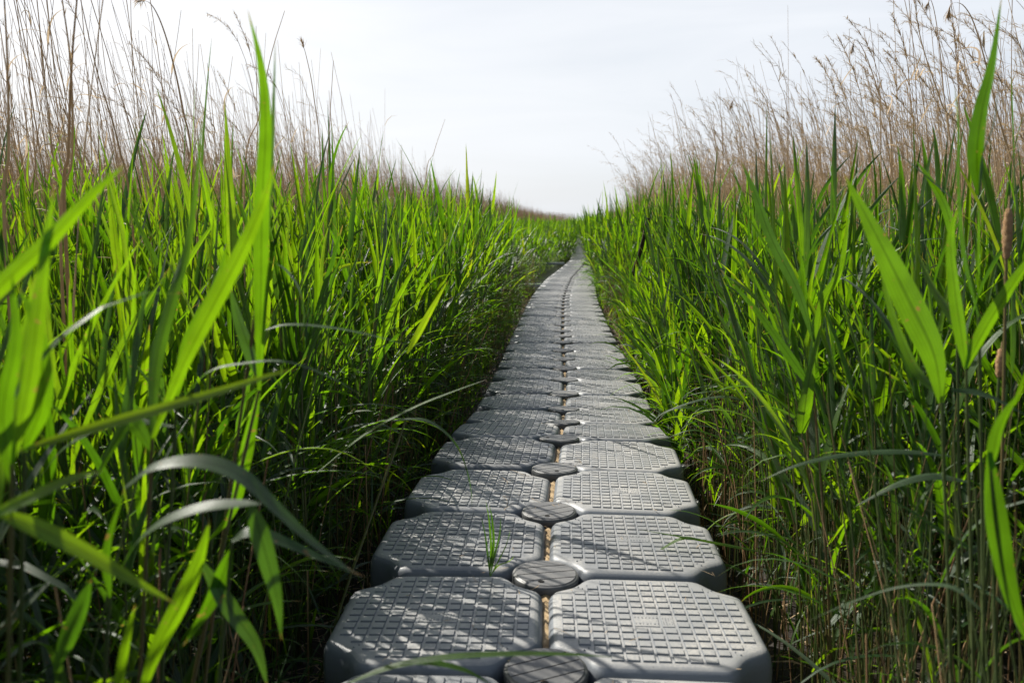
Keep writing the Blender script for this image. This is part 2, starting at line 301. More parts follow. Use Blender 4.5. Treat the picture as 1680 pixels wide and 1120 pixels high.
def block_mesh(seed):
    rr = random.Random(seed)
    prof = [(.033, -.004), (.022, -.005), (.013, -.009), (.0065, -.017), (.003, -.027), (.001, -.040), (0, -.060), (0, -.125), (.006, -.135), (.014, -.142), (.014, -.158),
            (.006, -.165), (0, -.175), (0, -.30), (.012, -.36), (.04, -.385)]
    V, F = loft([(outline(i), z) for i, z in prof])
    nh = len(F)
    # raised tread pads, stepped along the cut corners
    p, n = .0332, 13
    def inside(x, y): return abs(x) + abs(y) < 2 * (HW - .034) - (CH - .015) - .028
    def pad(x0, x1, y0, y1, h=.0034):
        b = len(V); e = .0016
        V.extend([(x0, y0, -.0045), (x1, y0, -.0045), (x1, y1, -.0045), (x0, y1, -.0045)])
        V.extend([(x0 + e, y0 + e, -.004 + h), (x1 - e, y0 + e, -.004 + h), (x1 - e, y1 - e, -.004 + h), (x0 + e, y1 - e, -.004 + h)])
        F.extend([(b + 4, b + 5, b + 6, b + 7), (b, b + 1, b + 5, b + 4), (b + 1, b + 2, b + 6, b + 5), (b + 2, b + 3, b + 7, b + 6), (b + 3, b, b + 4, b + 7)])
    g = .0029
    for i in range(n):
        for j in range(n):
            cx, cy = (i - (n - 1) / 2) * p, (j - (n - 1) / 2) * p
            if not inside(cx, cy): continue
            if 5 <= i <= 7 and 5 <= j <= 6: continue
            hh = .0036 + rr.uniform(-.0004, .0004)
            pad(cx - p / 2 + g, cx + p / 2 - g, cy - p / 2 + g, cy + p / 2 - g, hh)
    # smooth worn emblem plate in the middle with faint strokes
    y0, y1 = -1.5 * p, .5 * p
    pad(-1.5 * p + g, .35 * p, y0 + g, y1 - g, .0018); pad(.5 * p, 1.5 * p - g, y0 + g, y1 - g, .0018)
    for k in range(7):
        x = -1.35 * p + k * .0085; pad(x, x + .004 + .002 * (k % 2), y0 + .013, y0 + .024, .0031)
        pad(x, x + .005, y1 - .022, y1 - .012, .0031)
    for a in range(4):
        for b_ in range(4):
            if (a * 3 + b_ * 5 + a * b_) % 3 != 1:
                pad(.6 * p + a * .0065, .6 * p + a * .0065 + .004, y0 + .016 + b_ * .009, y0 + .022 + b_ * .009, .0031)
    # three little pimples at every cut corner
    for sx in (-1, 1):
        for sy in (-1, 1):
            for (dx, dy) in ((.0, .0), (.018, -.012), (-.012, .018), (.010, .010)):
                cx, cy = sx * (.158 + dx), sy * (.158 + dy)
                b = len(V); r = .0042
                ring = [(cx + r * math.cos(q * math.pi / 3), cy + r * math.sin(q * math.pi / 3), -.0065) for q in range(6)]
                V.extend(ring); V.append((cx, cy, -.0008))
                F.extend([(b + q, b + (q + 1) % 6, b + 6) for q in range(6)])
    me = mesh_np('pontoon_block', V, F, [M_FLOAT], smooth=False)
    sm = np.zeros(len(F), bool); sm[:nh - 2] = True
    me.polygons.foreach_set('use_smooth', sm)
    return me
def lug_mesh(z):
    """interlocking ear: a ribbed ring plate reaching over the cut corner (at +x +y)"""
    V = []; F = []; n = 20; c = HW + .003 - .022
    rings = [(.064, z + .010), (.070, z + .004), (.070, z - .022), (.062, z - .028)]
    for r, zz in rings: V += [(c + r * math.cos(2 * math.pi * k / n), c + r * math.sin(2 * math.pi * k / n), zz) for k in range(n)]
    V += [(c + .030 * math.cos(2 * math.pi * k / n), c + .030 * math.sin(2 * math.pi * k / n), z + .010) for k in range(n)]
    V += [(c + .026 * math.cos(2 * math.pi * k / n), c + .026 * math.sin(2 * math.pi * k / n), z - .006) for k in range(n)]
    for i in range(3):
        for k in range(n): a = i * n + k; b = i * n + (k + 1) % n; F.append((a, a + n, b + n, b))
    for k in range(n):
        F.append((k, (k + 1) % n, 4 * n + (k + 1) % n, 4 * n + k)); F.append((4 * n + k, 4 * n + (k + 1) % n, 5 * n + (k + 1) % n, 5 * n + k))
    F.append(tuple(range(5 * n, 6 * n))); F.append(tuple(range(3 * n, 4 * n))[::-1])
    for k in range(8):                       # radial ribs
        a = 2 * math.pi * k / 8; ca, sa = math.cos(a), math.sin(a); b = len(V); hw = .003
        for r in (.036, .060):
            for s in (-hw, hw): V.append((c + ca * r - sa * s, c + sa * r + ca * s, z + .009))
        for r in (.036, .058):
            for s in (-hw * .6, hw * .6): V.append((c + ca * r - sa * s, c + sa * r + ca * s, z + .014))
        F += [(b + 4, b + 6, b + 7, b + 5), (b, b + 2, b + 6, b + 4), (b + 1, b + 5, b + 7, b + 3), (b + 2, b + 3, b + 7, b + 6), (b, b + 4, b + 5, b + 1)]
    return mesh_np('corner_lug', V, F, [M_FLOAT], smooth=False)
def cap_mesh():
    n = 40; V = []; F = []
    prof = [(.0795, .0), (.0825, -.0022), (.0862, -.0030), (.0880, -.006), (.0884, -.012), (.0872, -.030), (.083, -.038), (.050, -.042), (.048, -.30)]
    rings = [([(r * math.cos(2 * math.pi * k / n), r * math.sin(2 * math.pi * k / n)) for k in range(n)], z) for r, z in prof]
    V, F = loft(rings); nh = len(F)
    F.pop(nh - 2)                            # open the top, rebuilt as a slotted disc below
    mi = [0] * len(F)
    # top disc in strips separated by three grooves
    R0 = .0795; cuts = [-R0, -.0408, -.0372, -.0018, .0018, .0372, .0408, R0]
    for s in range(0, 8, 2):
        a, b = cuts[s], cuts[s + 1]; pts = []
        m = 14
        ys = np.linspace(a, b, m)
        rt = [(math.sqrt(max(R0 ** 2 - y * y, 0)), y) for y in ys]; lf = [(-x, y) for x, y in rt[::-1]]
        pts = rt + lf; base = len(V)
        V += [(x * .997, y, .0004) for x, y in pts]; V += [(x, y, -.0042) for x, y in pts]; k = len(pts)
        F.append(tuple(range(base, base + k))); mi.append(0)
        for q in range(k): F.append((base + q, base + k + q, base + k + (q + 1) % k, base + (q + 1) % k)); mi.append(0)
    b = len(V); V += [(R0 * math.cos(2 * math.pi * k / n), R0 * math.sin(2 * math.pi * k / n), -.0036) for k in range(n)]
    F.append(tuple(range(b, b + n))); mi.append(1)
    me = mesh_np('connector_cap', V, F, [M_CAP, M_CAP], smooth=False)
    sm = np.zeros(len(F), bool); sm[:nh - 2] = True; me.polygons.foreach_set('use_smooth', sm)
    # pin hole near the rim
    hb = []; hf = []
    for r, z in ((.0085, .0009), (.0070, .0014), (.0058, .0006)): hb += [(r * math.cos(2 * math.pi * k / 14), r * math.sin(2 * math.pi * k / 14), z) for k in range(14)]
    for i in range(2):
        for k in range(14): a = i * 14 + k; c = i * 14 + (k + 1) % 14; hf.append((a, a + 14, c + 14, c))
    hf.append(tuple(range(28, 42)))
    hm = mesh_np('pin_hole', hb, hf, [M_HOLE], smooth=False)
    return me, hm
BLK = [block_mesh(i) for i in range(4)]
LUG_A, LUG_B = lug_mesh(-.125), lug_mesh(-.160)
CAP, HOLE = cap_mesh()

# stations every half metre along the seam
ys = np.linspace(PATH[0, 0], 62, 6000); xs = np.interp(ys, PATH[:, 0], PATH[:, 1]); zs = np.interp(ys, PATH[:, 0], PATH[:, 2])
# smooth the plan curve far out, keep the surveyed heights
kx = np.ones(161) / 161; xs_s = np.convolve(np.pad(xs, 80, mode='edge'), kx, 'valid'); wgt = np.clip((ys - 8) / 4, 0, 1); xs = xs * (1 - wgt) + xs_s * wgt
arc = np.concatenate([[0], np.cumsum(np.hypot(np.diff(xs), np.diff(ys)))])
s0 = np.interp(1.69, ys, arc)
st = [(float(np.interp(s0 + .5 * k, arc, xs)), float(np.interp(s0 + .5 * k, arc, ys)), float(np.interp(s0 + .5 * k, arc, zs))) for k in range(-1, 116)]
ORD = ['nearest', 'second', 'third', 'fourth', 'fifth', 'sixth', 'seventh', 'eighth', 'ninth', 'tenth', 'eleventh', 'twelfth', 'thirteenth', 'fourteenth', 'fifteenth', 'sixteenth']
rb = random.Random(3)
first_lug = None
for k in range(len(st) - 1):
    A, B = Vector(st[k]), Vector(st[k + 1])
    d = (B - A); yaw = math.atan2(-d.x, d.y); pit = math.atan2(d.z, math.hypot(d.x, d.y))
    mid = (A + B) / 2; right = Vector((math.cos(yaw), math.sin(yaw), 0))
    for side, sn in ((-1, 'left'), (1, 'right')):
        o = bpy.data.objects.new('pontoon_block', BLK[rb.randrange(4)]); COL.objects.link(o)
        roll = rb.uniform(-.012, .012) + side * .008
        o.location = mid + right * (side * .2515) + Vector((0, 0, rb.uniform(-.004, .004)))
        o.rotation_euler = (pit + rb.uniform(-.01, .01), roll, yaw + rb.uniform(-.004, .004) + (math.pi if rb.random() < .5 else 0))
        flip = abs((o.rotation_euler.z - yaw)) > 1
        if flip: o.rotation_euler.x *= -1; o.rotation_euler.y *= -1
        if k < 16:
            extra = {0: ', cut off by the bottom edge of the photo', 4: ', just before the deck dips', 6: ', lying in the dip of the deck'}.get(k, '')
            tag(o, f'grey plastic float with grip pads, {ORD[k]} from the camera in the {sn} row', 'dock float', 'floats of the walkway')
        else:
            tag(o, f'grey plastic float seen small in the far {sn} row', 'dock float', f'far floats of the {sn} row')
        if k < 20:
            for fy, LM in ((-1, LUG_A), (1, LUG_B)):
                lg = bpy.data.objects.new('corner_lug', LM); COL.objects.link(lg); lg.parent = o
                sx, sy = (side, fy) if not flip else (-side, -fy)
                ang = math.atan2(sy, sx) - math.pi / 4
                lg.rotation_euler = (0, 0, ang)
for k in range(len(st)):
    c = Vector(st[k])
    a = st[max(k - 1, 0)]; b = st[min(k + 1, len(st) - 1)]
    o = bpy.data.objects.new('connector_cap', CAP); COL.objects.link(o)
    yaw = math.atan2(-(b[0] - a[0]), b[1] - a[1]); pit = math.atan2(b[2] - a[2], b[1] - a[1])
    o.location = c + Vector((0, 0, .002 + rb.uniform(-.002, .003)))
    o.rotation_euler = (pit + rb.uniform(-.03, .03), rb.uniform(-.03, .03), yaw + R(28) + rb.uniform(-.25, .25))
    if 1 <= k < 12:
        tag(o, f'round slotted grey cap on the seam, {ORD[k - 1]} of the visible caps from the camera', 'deck cap', 'caps pinning the floats')
        h = bpy.data.objects.new('pin_hole', HOLE); COL.objects.link(h); h.parent = o
        ang = -math.pi / 2 - .02 - R(28) + rb.uniform(-.15, .15); h.location = (.058 * math.cos(ang), .058 * math.sin(ang), 0)
        if k in (5, 6): h.location = (-.05, .01, 0)
    elif k == 0:
        COL.objects.unlink(o)
    else:
        tag(o, 'small round cap on the seam in the distant part of the walkway', 'deck cap', 'far caps on the seam')

# dry seed debris lying in the groove between the two rows
V = []; F = []
m = 1400; sy = np.linspace(1.25, 40, m); sxx = np.interp(sy, ys, xs); szz = np.interp(sy, ys, zs)
for i in range(m):
    wd = .019 + .004 * math.sin(i * 1.7) ; h = -.024 + .0035 * math.sin(i * 2.9) + .002 * math.sin(i * 7.3)
    V += [(sxx[i] - wd, sy[i], szz[i] + h - .01), (sxx[i], sy[i], szz[i] + h + .003), (sxx[i] + wd, sy[i], szz[i] + h - .01)]
    if i: a = 3 * i; F += [(a - 3, a - 2, a + 1, a), (a - 2, a - 1, a + 2, a + 1)]
tag(obj('seed_debris', mesh_np('seed_debris', V, F, [M_SAND])), 'tan seed debris caught in the seam between the floats', 'debris', kind='stuff')

# ------------------------------------------------------------------ vegetation generators (vectorised)
def leaves(base, az, el, bend, length, width, segs=7, across=3, twist=None, drift=None, kink=None, fold=.22, power=1.6):
    """returns V, F, along, across_attr; every argument an array of N leaves"""
    n = len(az); S = segs + 1; s = np.linspace(0, 1, S)[None, :]
    twist = np.zeros(n) if twist is None else twist; drift = np.zeros(n) if drift is None else drift
    e = el[:, None] - bend[:, None] * s ** power
    if kink is not None:
        kp, ka = kink; e = e - ka[:, None] * np.clip((s - kp[:, None]) / .12, 0, 1)
    a = az[:, None] + drift[:, None] * s
    T = np.stack([np.cos(e) * np.cos(a), np.cos(e) * np.sin(a), np.sin(e)], -1)
    dl = (length / segs)[:, None, None]
    C = base[:, None, :] + np.concatenate([np.zeros((n, 1, 3)), np.cumsum((T[:, 1:] + T[:, :-1]) / 2 * dl, 1)], 1)
    Sd = np.stack([-np.sin(a), np.cos(a), np.zeros_like(a)], -1)
    Nn = np.cross(Sd, T) * -1
    r = twist[:, None] * s
    S2 = Sd * np.cos(r)[..., None] + Nn * np.sin(r)[..., None]; N2 = Nn * np.cos(r)[..., None] - Sd * np.sin(r)[..., None]
    prof = np.clip((s + .02) / .16, .3, 1) ** .6 * (1 - np.clip(s - .12, 0, 1) ** 1.0 / .88) ** .75
    prof = np.maximum(prof, .015)
    hw = (width[:, None] * prof / 2)[..., None]
    if across == 3:
        V = np.stack([C - S2 * hw + N2 * hw * fold, C - N2 * hw * fold, C + S2 * hw + N2 * hw * fold], 2); u = np.array([0, .5, 1.])
    else:
        V = np.stack([C - S2 * hw, C + S2 * hw], 2); u = np.array([0, 1.])
    k = across; V = V.reshape(-1, 3)
    q = np.arange(segs)[:, None] * k + np.arange(k - 1)[None, :]; q = q.ravel()
    F1 = np.stack([q, q + 1, q + k + 1, q + k], 1)
    F = (F1[None] + (np.arange(n) * S * k)[:, None, None]).reshape(-1, 4)
    al = np.broadcast_to(s[:, :, None], (n, S, k)).ravel(); ac = np.broadcast_to(u[None, None, :], (n, S, k)).ravel()
    return V, F, al, ac
def tubes(C, rad, sides=5):
    """C (n,S,3) centre lines, rad (n,S)"""
    n, S, _ = C.shape
    ang = np.arange(sides) * 2 * math.pi / sides
    ring = np.stack([np.cos(ang), np.sin(ang), np.zeros(sides)], -1)
    V = C[:, :, None, :] + ring[None, None] * rad[:, :, None, None]
    V = V.reshape(-1, 3)
    i = np.arange(S - 1)[:, None] * sides; j = np.arange(sides)[None]; jn = (j + 1) % sides
    F1 = np.stack([i + j, i + jn, i + jn + sides, i + j + sides], -1).reshape(-1, 4)
    F = (F1[None] + (np.arange(n) * S * sides)[:, None, None]).reshape(-1, 4)
    return V, F
def join(parts):
    Vs, Fs, off = [], [], 0; at = {'rnd': [], 'along': [], 'across': []}; mi = []
    for V, F, rn, al, ac, m_ in parts:
        Vs.append(V); Fs.append(F + off); off += len(V); at['rnd'].append(rn); at['along'].append(al); at['across'].append(ac); mi.append(np.full(len(F), m_))
    return np.concatenate(Vs), np.concatenate(Fs), {k: np.concatenate(v) for k, v in at.items()}, np.concatenate(mi)

def green_params(n, K, lean, r=rng, lo=.36):
    """stem curve and K leaves for n plants standing at the origin; lean (n,2) top offset as a fraction of height"""
    H = r.uniform(1.05, 1.42, n)
    sK = np.linspace(lo, 1.0, K)[None, :] + r.uniform(-.03, .03, (n, K)); sK[:, -1] = 1.0
    az0 = r.uniform(0, 2 * math.pi, n)
    az = az0[:, None] + np.arange(K)[None, :] * math.pi + r.normal(0, .5, (n, K))
    up = np.clip((sK - lo) / (1 - lo), 0, 1)
    el = R(46) + up * R(37) + r.normal(0, R(8), (n, K))
    bend = R(42) - up * R(32) + r.normal(0, R(12), (n, K)); 
    arch = r.random((n, K)) < .42 * (1 - up) + .03; bend = np.where(arch, bend + R(62), bend)
    ln = (.27 + .15 * np.sin(up * 2.6)) * r.uniform(.75, 1.3, (n, K)); wd = (.019 + .010 * np.sin(up * 3.0)) * r.uniform(.7, 1.35, (n, K))
    el = np.minimum(el, R(88))
    tw = r.normal(0, .9, (n, K)); dr = r.normal(0, .35, (n, K))
    return H, sK, az, el, np.maximum(bend, 0), ln, wd, tw, dr
def stem_pts(H, lean, s):
    """(n,2),(n,) , (n,S) -> (n,S,3)"""
    k = s ** 1.5
    return np.stack([lean[:, 0:1] * k * H[:, None], lean[:, 1:2] * k * H[:, None], s * H[:, None]], -1)
def green_bulk(pos, lean, K, segs, across, sides, sseg, wmul=1.0, lo=.36, scale=None, r=rng):
    n = len(pos)
    H, sK, az, el, bend, ln, wd, tw, dr = green_params(n, K, lean, r, lo)
    if scale is not None: H = H * scale
    # leaves turn a little towards the lean of their shoot
    base = stem_pts(H, lean, sK) + pos[:, None, :]
    az2 = az.ravel(); lx = np.repeat(lean[:, 0], K); ly = np.repeat(lean[:, 1], K)
    vx = np.cos(az2) + lx * 2.6; vy = np.sin(az2) + ly * 2.6; az2 = np.arctan2(vy, vx)
    V, F, al, ac = leaves(base.reshape(-1, 3), az2, el.ravel(), bend.ravel(), ln.ravel(), wd.ravel() * wmul, segs, across, tw.ravel(), dr.ravel())
    rn = np.repeat(r.random(n * K), (segs + 1) * across)
    parts = [(V, F, rn, al, ac, 0)]
    if sides:
        s = np.broadcast_to(np.linspace(0, 1, sseg + 1)[None], (n, sseg + 1)); C = stem_pts(H, lean, s) + pos[:, None, :]
        rad = (r.uniform(.0022, .0038, n) * wmul)[:, None] * (1.05 - .6 * s)
        V, F = tubes(C, rad, sides); nn = (sseg + 1) * sides
        rr = np.repeat(r.random(n), nn)
        parts.append((V, F, rr, np.zeros(len(V)), np.zeros(len(V)), 1))
    return parts

# ------------------------------------------------------------------ where the reeds stand
def edge(y, side):
    """lateral distance from the seam at which the green bed begins"""
    e = np.full_like(y, .66)
    if side < 0:
        e = e + np.clip((y - 11.5) / 2, 0, 1) * np.clip((30 - y) / 4, 0, 1) * .38 - np.clip((y - 33) / 4, 0, 1) * .16
    else:
        e = e + .02 - np.clip((y - 8) / 6, 0, 1) * .12 - np.clip((y - 18) / 8, 0, 1) * .12
    return e
def dry_edge(y, side):
    if side < 0: return np.interp(y, [0, 3, 8, 20, 50, 120], [1.25, 1.6, 1.85, 3.3, 3.3, 4])
    return np.interp(y, [0, 4, 8, 14, 32, 50, 120], [1.6, 1.72, 1.45, 1.45, 1.9, 2.4, 3])
def scatter(side, y0, y1, dens, maxlat, dry=False, jit=None):
    area = (y1 - y0) * maxlat; n = int(area * dens)
    y = rng.uniform(y0, y1, n); u = rng.uniform(0, maxlat, n)
    e = dry_edge(y, side) if dry else edge(y, side)
    if dry: e = e + rng.normal(0, .18, n)
    keep = (u > e)
    x = px_at(y) + side * u
    lim = .60 * y + (2.0 if side < 0 else 1.0)
    keep &= np.abs(x) < lim
    # nothing right beside the lens
    keep &= ~((y < 1.3) & (np.abs(x) < .6 * y + .12) & ((y < 1.0) | (side > 0) | (rng.random(n) < .65))) & ~((y < .75) & (np.abs(x) < 1.0))
    keep &= ~((y < 1.9) & (np.abs(x) < .6 * y + .05) & (rng.random(n) < .5))
    pxl = 840 + FPX * x / (y * CT + .1)
    keep &= ~((y > 2.6) & (y < 6.7) & (pxl > 1012) & (pxl < 1125)) & ~((side > 0) & (y < 1.75)) if not dry else True
    return x[keep], y[keep], u[keep] - e[keep]
def lean_of(x, y, uin, side, r=rng):
    n = len(x); edgef = np.exp(-uin / .35)
    lx = -side * .10 * edgef - .03 - (.05 if side > 0 else 0) + r.normal(0, .055, n) - (np.clip((y - 10) / 8, 0, 1) * .12 + np.clip((y - 19) / 4, 0, 1) * .28) * edgef * (1 if side > 0 else 0) + np.clip((y - 33) / 4, 0, 1) * .25 * edgef * (1 if side < 0 else 0)
    ly = r.normal(0, .06, n) - .01
    return np.stack([lx, ly], 1)

bands = [(.35, 5.5, 84, 5.5), (5.5, 12, 46, 8), (12, 26, 26, 9), (26, 60, 13, 13), (60, 150, 4.5, 34)]
G = []
for side in (-1, 1):
    for bi, (y0, y1, dn, ml) in enumerate(bands):
        x, y, ui = scatter(side, y0, y1, dn, ml)
        G.append((bi, side, x, y, ui, lean_of(x, y, ui, side)))
# beyond the bend the bed closes over the walkway
x = rng.uniform(0, 22, 1500); y = rng.uniform(62, 150, 1500); k = np.abs(x - px_at(y)) < 3
G.append((4, 1, x[k], y[k], np.full(k.sum(), .5), lean_of(x[k], y[k], np.full(k.sum(), .5), 1)))

# the 300 shoots that show largest become things of their own
cand = []
for gi, (bi, side, x, y, ui, ln) in enumerate(G):
    if bi > 1: continue
    for i in range(len(x)):
        if abs(x[i]) < .60 * y[i] + .12 and y[i] > .8: cand.append((math.hypot(x[i], y[i]) * (1 + .5 * max(ui[i] - .5, 0)), gi, i))
cand.sort(); near = set((g, i) for _, g, i in cand[:284])

def proto_plant(side, seed):
    r = np.random.default_rng(seed); K = int(r.integers(7, 10))
    lean = np.array([[-side * .06 + r.normal(0, .04) - .03, r.normal(0, .05)]])
    H, sK, az, el, bend, ln, wd, tw, dr = green_params(1, K, lean, r, .27)
    base = stem_pts(H, lean, sK)[0]
    azz = np.arctan2(np.sin(az[0]) + lean[0, 1] * 2.6, np.cos(az[0]) + lean[0, 0] * 3.2)
    ms = []
    for i in range(K):
        V, F, al, ac = leaves(base[i:i + 1], azz[i:i + 1], el[0, i:i + 1], bend[0, i:i + 1], ln[0, i:i + 1] * 1.1, wd[0, i:i + 1] * 1.12, 12, 3, tw[0, i:i + 1], dr[0, i:i + 1])
        ms.append(('leaf', mesh_np('leaf', V, F, [M_LEAF], {'rnd': np.full(len(V), r.random() * .94), 'along': al, 'across': ac})))
    S = 15; s = np.linspace(0, 1, S)[None]; C = stem_pts(H, lean, s); rad = .0034 * (1.05 - .6 * s) * (1 + .35 * (np.arange(S) % 3 == 0))[None]
    V, F = tubes(C, rad, 7)
    ms.append(('stem', mesh_np('stem', V, F, [M_STEM], {'rnd': np.full(len(V), r.random())})))
    return ms
PROTO = {s: [proto_plant(s, 100 + 20 * s + i) for i in range(14)] for s in (-1, 1)}
rp = random.Random(11)
def make_reed(side, loc, label, group, pick=None, scale=None, rot=None):
    ms = PROTO[side][rp.randrange(14) if pick is None else pick]
    o = empty('green_reed', loc); tag(o, label, 'reed', group)
    sc_ = rp.uniform(.74, .98) * (.97 if side > 0 else 1) if scale is None else scale
    o.scale = (sc_, sc_, sc_); o.rotation_euler = (rp.gauss(0, .03), rp.gauss(0, .03), rp.uniform(-.5, .5) if rot is None else rot)
    for nm, me in ms:
        c = bpy.data.objects.new(nm, me); COL.objects.link(c); c.parent = o
    return o
for (g, i) in sorted(near):
    bi, side, x, y, ui, ln = G[g]
    sn = 'left' if side < 0 else 'right'
    if ui[i] < .3:
        lab = f'green reed shoot edging the {sn} bed, its pointed leaves reaching over the floats'; gp = f'shoots edging the walkway on the {sn}'
    else:
        lab = f'green reed shoot crowded deeper inside the near {sn} bed'; gp = f'shoots inside the near {sn} bed'
    make_reed(side, (x[i], y[i], GROUND), lab, gp, scale=rp.uniform(.66, .82) if y[i] < 2.1 else None)

parts = []
spec = {0: (10, 7, 3, 5, 4, 1.0, .22), 1: (8, 6, 3, 4, 3, 1.08, .24), 2: (7, 5, 2, 3, 2, 1.25, .25), 3: (6, 4, 2, 0, 1, 1.9, .2), 4: (5, 3, 2, 0, 1, 4.5, .2)}
for gi, (bi, side, x, y, ui, ln) in enumerate(G):
    keep = np.array([(gi, i) not in near for i in range(len(x))], bool)
    if not keep.any(): continue
    pos = np.stack([x, y, np.full_like(x, GROUND)], 1)[keep]; K, segs, ac, sd, ss, wm, lo = spec[bi]
    parts += green_bulk(pos, ln[keep], K, segs, ac, sd, ss, wm, lo, scale=rng.uniform(.88, 1.1, len(pos)) * ((.87, .92, .85, .83, .90) if side < 0 else (.87, .92, .89, .88, .91))[bi] * (1 + .07 * np.sin(pos[:, 0] * 2.3 + pos[:, 1] * 1.1) * np.sin(pos[:, 1] * 1.7 - pos[:, 0] * .9)))
# leafless thin understorey stalks and short shoots between the reeds near the deck
for side in (-1, 1):
    n = 4200 if side > 0 else 2600
    y = rng.uniform(.6, 14, n); u = .60 + rng.exponential(.55, n) + (.03 if side > 0 else 0.02); x = px_at(y) + side * u
    k = np.abs(x) < .6 * y + .5; x, y = x[k], y[k]; n = len(x)
    H = rng.uniform(.35, 1.0, n); lean = np.stack([rng.normal(-side * .03, .09, n), rng.normal(0, .09, n)], 1)
    s = np.broadcast_to(np.linspace(0, 1, 4)[None], (n, 4)); pos = np.stack([x, y, np.full(n, GROUND)], 1)
    C = stem_pts(H, lean, s) + pos[:, None]; V, F = tubes(C, rng.uniform(.0012, .0028, n)[:, None] * (1.05 - .5 * s), 4)
    parts.append((V, F, np.repeat(rng.uniform(.2, 1, n), 16), np.zeros(len(V)), np.zeros(len(V)), 1))
    n = 1100 if side > 0 else 700
    y = rng.uniform(.6, 16, n); u = .58 + rng.exponential(.5, n); x = px_at(y) + side * u; k = np.abs(x) < .6 * y + .4; x, y = x[k], y[k]; n = len(x)
    H = rng.uniform(.25, .85, n); lean = rng.normal(0, .13, (n, 2)); s = np.broadcast_to(np.linspace(0, 1, 4)[None], (n, 4))
    C = stem_pts(H, lean, s) + np.stack([x, y, np.full(n, GROUND)], 1)[:, None]; V, F = tubes(C, rng.uniform(.0013, .0032, n)[:, None] * (1.05 - .4 * s), 4)
    parts.append((V, F, np.repeat(rng.random(n), 16), np.zeros(len(V)), np.zeros(len(V)), 2))
    # slim young blades low at the edge
    n2 = 3600 if side < 0 else 2000; y = rng.uniform(.8, 32, n2); u = .56 + rng.exponential(.20, n2) + (edge(y, side) - .66); x = px_at(y) + side * u; pos = np.stack([x, y, np.full(n2, GROUND) + rng.uniform(.0, .35, n2)], 1)
    V, F, al, ac = leaves(pos, rng.uniform(0, 6.28, n2), rng.uniform(R(45), R(85), n2), rng.uniform(0, R(80), n2), rng.uniform(.10, .30, n2), rng.uniform(.004, .011, n2), 5, 2, rng.normal(0, .8, n2), rng.normal(0, .3, n2))
    parts.append((V, F, np.repeat(rng.random(n2), 12), al, ac, 0))
for side in (-1, 1):
    n3 = 4400 if side < 0 else 1900
    y = rng.uniform(.75, 9, n3); u = .70 + rng.exponential(.5, n3); x = px_at(y) + side * u
    k = ~((y < 1.15) & (np.abs(x) < .6 * y + .1)); x, y = x[k], y[k]; n3 = len(x)
    pos = np.stack([x, y, GROUND + rng.uniform(.02, .70, n3)], 1)
    V, F, al, ac = leaves(pos, rng.uniform(0, 6.28, n3), rng.uniform(R(35), R(80), n3), rng.uniform(R(30), R(125), n3), rng.uniform(.18, .40, n3), rng.uniform(.009, .021, n3), 8, 3, rng.normal(0, .7, n3), rng.normal(0, .4, n3))
    parts.append((V, F, np.repeat(rng.random(n3) ** 1.6 * .9, 27), al, ac, 0))
    n9 = 500 if side < 0 else 1500
    y = rng.uniform(1.9, 9, n9); u = .66 + rng.exponential(.6, n9); x = px_at(y) + side * u; pq = 840 + FPX * x / y; k = ~((pq > 1012) & (pq < 1110)); x, y = x[k], y[k]; n9 = len(x)
    V, F, al, ac = leaves(np.stack([x, y, GROUND + rng.uniform(.35, .95, n9)], 1), math.pi * (side > 0) + rng.normal(0, 1.1, n9), rng.uniform(R(52), R(84), n9), rng.uniform(0, R(45), n9), rng.uniform(.25, .42, n9), rng.uniform(.012, .024, n9), 8, 3, rng.normal(0, .7, n9), rng.normal(0, .3, n9))
    parts.append((V, F, np.repeat(rng.random(n9) * .92, 27), al, ac, 0))
    n4 = 400 if side < 0 else 300
    y = rng.uniform(1.7, 15, n4); x = px_at(y) + side * rng.uniform(.60, .82, n4); pos = np.stack([x, y, rng.uniform(-.15, .42, n4) - .1 * (y > 5)], 1)
    V, F, al, ac = leaves(pos, (0 if side < 0 else math.pi) + rng.normal(0, .65, n4), rng.uniform(R(5), R(60), n4), rng.uniform(R(30), R(105), n4), rng.uniform(.20, .40, n4), rng.uniform(.007, .017, n4), 9, 3, rng.normal(0, .5, n4), rng.normal(0, .3, n4))
    parts.append((V, F, np.repeat(rng.random(n4) * .9, 30), al, ac, 0))
# reeds bowed low over the far deck on the right
n6 = 1500; y = 14 + 42 * rng.random(n6) ** .8; u = rng.uniform(.51, .80, n6)
parts += green_bulk(np.stack([px_at(y) + u, y, np.full(n6, GROUND)], 1), np.stack([-rng.uniform(.14, .52, n6) * np.clip((y - 8) / 12, 0, 1), rng.normal(0, .08, n6)], 1), 8, 5, 2, 3, 2, 1.35, .2, scale=rng.uniform(.65, .95, n6))
n7 = 700; y = rng.uniform(26.5, 56, n7); u = rng.uniform(.51, .9, n7)
parts += green_bulk(np.stack([px_at(y) - u, y, np.full(n7, GROUND)], 1), np.stack([rng.uniform(.05, .34, n7), rng.normal(0, .08, n7)], 1), 8, 5, 2, 3, 2, 1.35, .2, scale=rng.uniform(.65, .95, n7))
n8 = 240; y = rng.uniform(2.8, 6.5, n8); pq = rng.uniform(1010, 1130, n8); x = (pq - 840) / FPX * y; k = x - px_at(y) > .53; x, y = x[k], y[k]; n8 = len(x)
parts += green_bulk(np.stack([x, y, np.full(n8, GROUND)], 1), np.stack([rng.normal(-.08, .06, n8), rng.normal(0, .05, n8)], 1), 9, 6, 3, 4, 3, 1.0, .22, scale=rng.uniform(.42, .62, n8))
n5 = 1600; y = rng.uniform(13, 60, n5); x = px_at(y) + rng.uniform(.52, .80, n5); pos = np.stack([x, y, rng.uniform(-.2, .55, n5)], 1)
